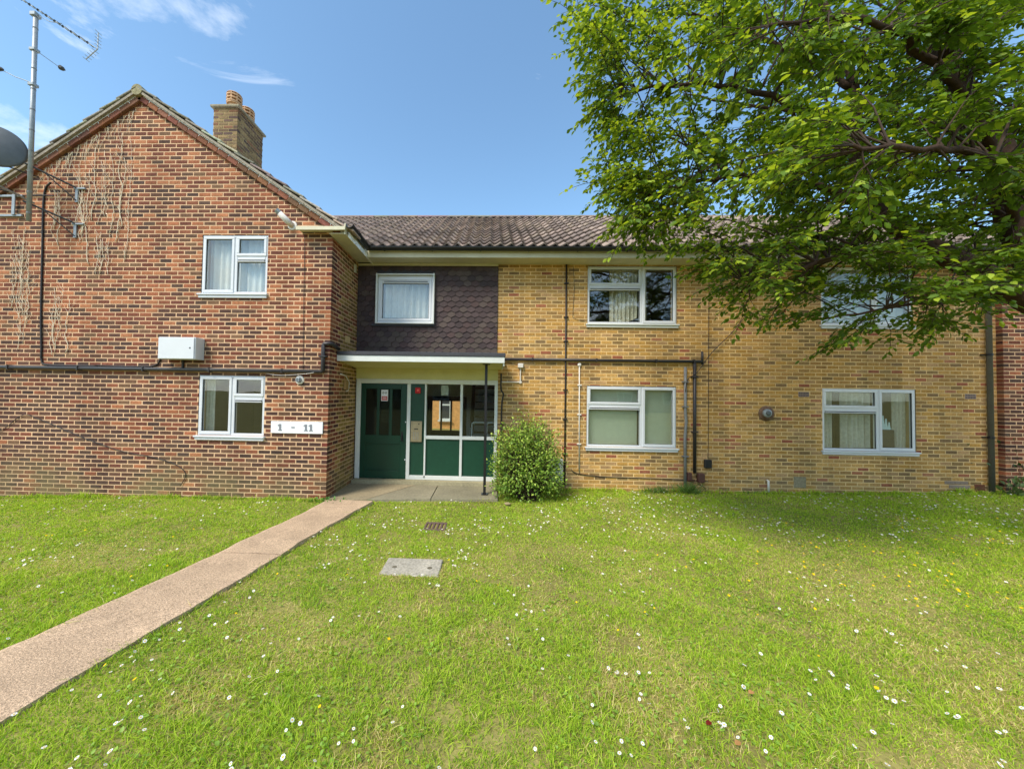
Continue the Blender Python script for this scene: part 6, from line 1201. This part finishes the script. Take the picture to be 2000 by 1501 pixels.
    props(link(np_mesh('foliage', V, F, np.repeat(C[restm], 8, axis=0), True), 'foliage', M['leaf'], root), kind='stuff')
    for i in big:
        V, F = leaf_arrays(P[i:i+1], D[i:i+1], S[i:i+1], Wd[i:i+1], Nn[i:i+1]); link(np_mesh('leaf', V, F, np.repeat(C[i:i+1], 8, axis=0), True), 'leaf', M['leaf'], root)
    print('tree leaves', len(P))
tree_main()

def shrub():
    root = empty('shrub', (.74, 6.62, -.12), 'rounded green bush growing beside the canopy post', 'shrub'); R_ = np.random.default_rng(5)
    st_ = MB(); ce = np.array([.72, 6.68, .52]); n_b = 620; P, D, S, W_, Nn, C = [], [], [], [], [], []
    for i in range(n_b):
        v = R_.normal(0, 1, 3); v /= np.linalg.norm(v)
        if v[2] < -.75: v[2] *= -1
        lump = 1+.13*math.sin(v[0]*5+1)*math.cos(v[2]*6+v[1])+.06*math.sin(v[2]*13+v[0]*7)+R_.normal(0, .07)
        r = np.array([.74, .52, .80])*lump*(.66+.34*R_.random()**.5); r[0] *= 1+.12*max(0, -v[2])
        e = ce+v*r
        if i % 17 == 0: e = ce+v*r*R_.uniform(1.1, 1.28)
        if e[0] < .06: e[0] = .06+R_.random()*.08
        if e[2] < -.08: e[2] = -.08+R_.random()*.1
        e[1] = min(e[1], 7.26)
        b = np.array([.74+R_.normal(0, .06), 6.62+R_.normal(0, .06), -.15]); mid = b+(e-b)*.5+np.array([0, 0, .12])
        st_.tube([b, b+(mid-b)*.5+R_.normal(0, .015, 3), mid, e], [.008, .006, .004, .0015], 4, cap=False)
        nl = 15; t = R_.random(nl)**.7; base = mid+(e-mid)*t[:, None]; out_ = (e-ce)/np.linalg.norm(e-ce)
        pp = base+R_.normal(0, .045, (nl, 3)); dd = out_*.6+R_.normal(0, .7, (nl, 3))+np.array([0, 0, .15])
        g = R_.random((nl, 1)); outer = np.clip((np.linalg.norm((pp-ce)/np.array([.74, .52, .80]), axis=1)-.6)/.4, 0, 1)[:, None]
        topy = np.clip((pp[:, 2:3]+.1)/1.4, 0, 1)
        c = np.array(lin((96, 128, 44)))*(1-g)+np.array(lin((144, 172, 66)))*g; c = np.where(R_.random((nl, 1)) < .30*topy+.08, np.array(lin((186, 204, 92))), c)
        P.append(pp); D.append(dd); s = R_.uniform(.034, .056, nl); S.append(s); W_.append(s*R_.uniform(.28, .38, nl)); Nn.append(np.array([0, -.3, 1.])+R_.normal(0, .5, (nl, 3))); C.append(c)
    st_.build('stems', M['twig'], root, smooth=True, kind='stuff')
    V, F = leaf_arrays(np.vstack(P), np.vstack(D), np.concatenate(S), np.concatenate(W_), np.vstack(Nn)); props(link(np_mesh('foliage', V, F, np.repeat(np.vstack(C), 8, axis=0), True), 'foliage', M['shrub_leaf'], root), kind='stuff')
shrub()

def weed(x, y, label, n=60, h=.25, sp=.12, s=.05, seed=1, col=(92, 120, 50), blade=False):
    R_ = np.random.default_rng(seed); z = gz(x, y)-.02
    b = np.stack([x+R_.normal(0, sp, n), np.minimum(y+R_.normal(0, sp*.35, n), YY-.03), np.full(n, z)], 1)
    d = np.stack([R_.normal(0, .5, n), R_.normal(-.1, .25, n), R_.uniform(.5, 1, n)], 1)
    if blade: P = b; S = R_.uniform(.5, 1, n)*h; W_ = np.full(n, .006)
    else: P = b+d*(R_.random((n, 1))*h); S = R_.uniform(.6, 1.2, n)*s; W_ = S*.33
    V, F = leaf_arrays(P, d, S, W_, R_.normal(0, 1, (n, 3))+np.array([0, -.5, .5]), droop=.3)
    c = np.array(lin(col))*R_.uniform(.7, 1.3, (n, 1)); root = empty('weed', (x, y, z), label, 'weed')
    props(link(np_mesh('leaves', V, F, np.repeat(c, 8, axis=0), True), 'leaves', M['shrub_leaf'], root), kind='stuff')
    m = MB()
    for k in range(0, n, 4): m.tube([b[k], P[k] if not blade else b[k]+d[k]*.05], .002, 4, cap=False)
    m.build('stems', M['twig'], root)
weed(4.02, YY-.12, 'tuft of long grass and weeds under the grey conduit', 150, .30, .13, seed=1, blade=True, col=(96, 124, 54))
weed(3.45, YY-.10, 'low weeds at the wall foot left of the grey conduit', 110, .20, .16, seed=2, blade=True, col=(90, 120, 52))
weed(9.98, YY-.25, 'leafy weed at the foot of the rainwater pipe', 70, .42, .12, .09, 3, (84, 104, 56))
weed(-2.74, 6.02, 'small leafy weeds where the path meets the porch slab', 70, .07, .14, .045, 4, (84, 130, 50))
weed(5.22, YY-.08, 'tiny weed beside the pale overflow pipe', 30, .07, .10, .035, 5)
weed(-.05, 6.30, 'dry weeds at the front edge of the porch slab by the post', 50, .09, .10, .03, 6, (150, 146, 84))
weed(10.62, 7.6, 'dark climbing greenery beyond the pier', 220, 1.2, .12, .07, 7, (50, 74, 34))
m = MB(); m.lathe((.36, 6.22, gz(.36, 6.22)), (0, 0, 1), [(0, .04), (.03, .06), (.045, .03)], 9, (1.1, 1, .8)); props(m.build('stone', M['concrete']), 'small pale stone in the grass in front of the bush', 'stone')

# lawn
def lawn():
    R_ = np.random.default_rng(3); parts = []
    def sample(n, y0, y1, p):
        u = R_.random(n); y = (y0**p+(y1**p-y0**p)*u)**(1/p) if p != 0 else y0*(y1/y0)**u
        x = R_.uniform(-1.46*y-.5, 1.62*y+.5); return x, y
    x, y = sample(520000, 1.35, 7.34, .9)
    a, b = path_x(y)
    frg = .035*(vnoise(x, y, .11, 18)-.45)+.02*(vnoise(x, y, .04, 19)-.5); keep = ~((x > a+np.maximum(frg, -.005)) & (x < b-np.maximum(frg*1.1, -.005)) & (y < 6.08))
    keep &= ~((x > -1.095) & (x < -.495) & (y > 3.67) & (y < 4.03))
    keep &= ~((x > -.885) & (x < -.59) & (y > 5.04) & (y < 5.32))
    keep &= ~((x < XC) & (y > YR-.01)); keep &= ~((x > XC-.17) & (x < .2) & (y > 6.07+.115*(x+2.86)))
    keep &= (y < YY-.01) & (x > -12) & (x < 12.5)
    keep &= ~((x > X1y) & (y > 7.24))
    keep &= ~((vnoise(x, y, .28, 16)*.6+vnoise(x, y, .09, 17)*.4 > .70) & (R_.random(len(x)) < .6))
    x, y = x[keep], y[keep]; a = a[keep]; b = b[keep]; n = len(x); z = ground(x, y)-.014
    dry = .55*vnoise(x, y, .55, 11)+.3*vnoise(x, y, .17, 12)+.25*vnoise(x, y, 1.8, 13); dry = np.clip((dry-.52)/.22, 0, 1)
    dry = np.maximum(dry*np.clip(1.25-y/6.5, .15, 1), np.clip(1-np.maximum(np.abs(x+.795)-.32, 0)/.12, 0, 1)*np.clip(1-np.maximum(np.abs(y-3.85)-.2, 0)/.12, 0, 1)*.8)
    lush = vnoise(x, y, .8, 14)
    h = (.012+.014*R_.random(n))*(1-.35*dry)*(1+.9*np.clip(lush-.35, 0, 1))*(1+.5*(vnoise(x, y, .12, 15) > .66)); tall = R_.random(n) < .02; h[tall] *= 1.7
    edge = np.minimum(np.abs(x-a), np.abs(x-b)) < .05; h[edge & (y < 6.05)] *= 1.5
    wdt0 = 1; wall = (y > YY-.12) | ((x < XC) & (y > YR-.12)); h[wall] *= 1.2+2.2*vnoise(x[wall], y[wall], .25, 20)
    wdt = .0012+.00048*y; ang_ = R_.random(n)*2*PI; lean = np.abs(R_.normal(0, 1.25, n)); la = R_.random(n)*2*PI
    dx, dy = np.cos(ang_)*wdt, np.sin(ang_)*wdt; lx, ly = np.cos(la)*lean*h, np.sin(la)*lean*h
    B0 = np.stack([x-dx, y-dy, z], 1); B1 = np.stack([x+dx, y+dy, z], 1); M0 = np.stack([x-dx*.8+lx*.4, y-dy*.8+ly*.4, z+h*.62], 1); M1 = np.stack([x+dx*.8+lx*.4, y+dy*.8+ly*.4, z+h*.62], 1); T = np.stack([x+lx, y+ly, z+h*R_.uniform(.75, 1.05, n)], 1)
    V = np.stack([B0, B1, M1, M0, T], 1).reshape(-1, 3); b0 = (np.arange(n)*5)[:, None]
    F = (b0[:, :, None]+np.array([[0, 1, 2], [0, 2, 3], [3, 2, 4]])[None]).reshape(-1, 3)
    g1 = np.array(lin((146, 180, 42))); g2 = np.array(lin((196, 216, 74))); g3 = np.array(lin((224, 210, 142))); g4 = np.array(lin((112, 152, 42))); gb = np.array(lin((202, 180, 124)))
    r = R_.random((n, 1)); far = np.clip((y-3.2)/3, 0, 1)[:, None]
    c = g1*(1-r)+g2*r; c = c*(1-(1-far)*.0)
    dk = (R_.random((n, 1)) < .16+.18*(lush[:, None] < .35)); c = np.where(dk, g4, c)
    st_ = R_.random((n, 1)) < (.04+.50*dry[:, None]); c = np.where(st_, np.where(R_.random((n, 1)) < .5, g3, gb), c)
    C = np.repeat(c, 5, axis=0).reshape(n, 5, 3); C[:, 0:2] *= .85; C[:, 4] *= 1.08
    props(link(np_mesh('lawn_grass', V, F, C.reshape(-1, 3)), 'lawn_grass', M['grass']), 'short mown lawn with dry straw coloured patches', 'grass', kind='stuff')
    # clover and plantain leaves lying low among the blades
    n = 9000; x, y = sample(n, 1.4, 6.5, .8); a, b = path_x(y)
    k = ~((x > a-.03) & (x < b+.03) & (y < 6.1)) & (vnoise(x, y, .5, 31) > .52) & ~((x > -1.13) & (x < -.46) & (y > 3.63) & (y < 4.07)) & ~((x > XC-.2) & (x < .25) & (y > 6.0)) & ~((x > -.92) & (x < -.55) & (y > 5.0) & (y < 5.36)) & ~((x < XC+.2) & (y > 5.9)); x, y = x[k], y[k]; n = len(x)
    P = np.stack([x, y, ground(x, y)+.006], 1); D = np.stack([R_.normal(0, 1, n), R_.normal(0, 1, n), R_.uniform(.1, .6, n)], 1); S = R_.uniform(.012, .03, n)
    V, F = leaf_arrays(P, D, S, S*.42, np.tile([0, 0, 1.], (n, 1))+R_.normal(0, .2, (n, 3))); c = np.array(lin((134, 166, 62)))*R_.uniform(.75, 1.3, (n, 1))
    props(link(np_mesh('clover', V, F, np.repeat(c, 8, axis=0)), 'clover', M['shrub_leaf']), 'low clover and weed leaves scattered through the lawn', 'ground cover', kind='stuff')
lawn()

def flowers():
    R_ = np.random.default_rng(9)
    def ok(x, y):
        a, b = path_x(y)
        k = ~((x > a-.02) & (x < b+.02) & (y < 6.08)); k &= ~((x > -1.12) & (x < -.47) & (y > 3.64) & (y < 4.06)); k &= ~((x > -.91) & (x < -.56) & (y > 5.01) & (y < 5.35))
        k &= ~((x < XC+.02) & (y > YR-.04)); k &= ~((x > XC-.2) & (x < .22) & (y > 6.05+.115*(x+2.86))); return k & (y < YY-.05) & ~((x > .1) & (x < 1.4) & (y > 6.2))
    def disc(P, r, seg, c, up, petal=.0):
        n = len(P); t = np.linspace(0, 2*PI, seg, endpoint=False); U = up/np.linalg.norm(up, axis=1, keepdims=True); A_ = np.cross(U, np.tile([1., 0, 0], (n, 1))); A_ /= np.linalg.norm(A_, axis=1, keepdims=True); Bq = np.cross(U, A_)
        rr = np.where(np.arange(seg) % 2, 1-petal, 1.0)
        ringv = P[:, None]+(A_[:, None]*np.cos(t)[None, :, None]+Bq[:, None]*np.sin(t)[None, :, None])*(r[:, None, None]*rr[None, :, None])+U[:, None]*(r[:, None, None]*.12)
        V = np.concatenate([P[:, None], ringv], 1).reshape(-1, 3); b0 = (np.arange(n)*(seg+1))[:, None]
        tr = np.array([[0, 1+i, 1+(i+1) % seg] for i in range(seg)]); F = (b0[:, :, None]+tr[None]).reshape(-1, 3); C = np.repeat(c, seg+1, axis=0); return V, F, C
    def cluster(n, y0, y1, thr, ns, seed, xlim=None):
        y = y0+(y1-y0)*R_.random(n); x = R_.uniform(-1.44*y-.3, 1.6*y+.3)
        k = ok(x, y) & (vnoise(x, y, ns, seed) > thr)
        if xlim: k &= xlim(x, y)
        return x[k], y[k]
    xs, ys = [], []
    for a in (cluster(2300, 4.8, 7.3, .42, .5, 41, lambda x, y: x > -1.5), cluster(500, 3.2, 5.4, .58, .35, 42, lambda x, y: x > -2.2), cluster(1100, 3.3, 5.9, .66, .3, 43, lambda x, y: x < -1.0), cluster(1700, 3.6, 5.4, .46, .3, 44, lambda x, y: (np.abs(x+.9) < 1.0)), cluster(420, 1.5, 3.6, .52, .35, 45), cluster(700, 1.6, 6.5, .60, .5, 46), cluster(500, 5.8, 7.3, .3, .5, 47, lambda x, y: x > 6)):
        xs.append(a[0]); ys.append(a[1])
    x, y = np.concatenate(xs), np.concatenate(ys); n = len(x); P = np.stack([x, y, ground(x, y)+R_.uniform(.028, .050, n)], 1); up = np.stack([R_.normal(0, .35, n), R_.normal(-.12, .35, n), np.ones(n)], 1)
    r = R_.uniform(.0085, .0135, n)*(1+.08*np.maximum(y-4, 0)); V1, F1, C1 = disc(P, r, 14, np.tile([.80, .80, .78], (n, 1)), up, .22); P2 = P+up/np.linalg.norm(up, axis=1, keepdims=True)*(r*.16)[:, None]
    V2, F2, C2 = disc(P2, r*.36, 6, np.tile(lin((226, 178, 40)), (n, 1)), up)
    props(link(np_mesh('daisies', np.vstack([V1, V2]), np.vstack([F1, F2+len(V1)]), np.vstack([C1, C2])), 'daisies', M['daisy']), 'white daisies scattered through the lawn', 'flowers', kind='stuff')
    a = cluster(900, 3.3, 5.8, .42, .5, 51, lambda x, y: x > 3.0); b = cluster(150, 2.0, 4.5, .5, .5, 52); x, y = np.concatenate([a[0], b[0]]), np.concatenate([a[1], b[1]]); n = len(x)
    P = np.stack([x, y, ground(x, y)+R_.uniform(.03, .055, n)], 1); up = np.stack([R_.normal(0, .4, n), R_.normal(-.2, .4, n), np.ones(n)], 1)
    V, F, C = disc(P, R_.uniform(.008, .013, n), 8, np.tile(lin((232, 196, 20)), (n, 1)), up, .12)
    props(link(np_mesh('buttercups', V, F, C), 'buttercups', M['daisy']), 'yellow buttercups scattered in the lawn at the right', 'flowers', kind='stuff')
flowers()
for (x, y, c, lb) in ((1.62, 2.27, (196, 140, 92), 'tan fallen leaf lying on the lawn at the lower right'), (1.30, 1.92, (184, 134, 84), 'small curled brown leaf on the lawn near the bottom edge'), (1.22, 2.03, (120, 34, 24), 'dark red fallen petal on the lawn beside a daisy')):
    V, F = leaf_arrays(np.array([[x, y, gz(x, y)+.03]]), np.array([[1., .4, .1]]), np.array([.045]), np.array([.014]), np.array([[.1, -.2, 1.]])); o = link(np_mesh('fallen_leaf', V, F, np.tile(lin(c), (8, 1))), 'fallen_leaf', M['shrub_leaf']); props(o, lb, 'leaf')
print('objects', len(bpy.data.objects), 'tris', sum(len(o.data.polygons) for o in bpy.data.objects if o.type == 'MESH'))
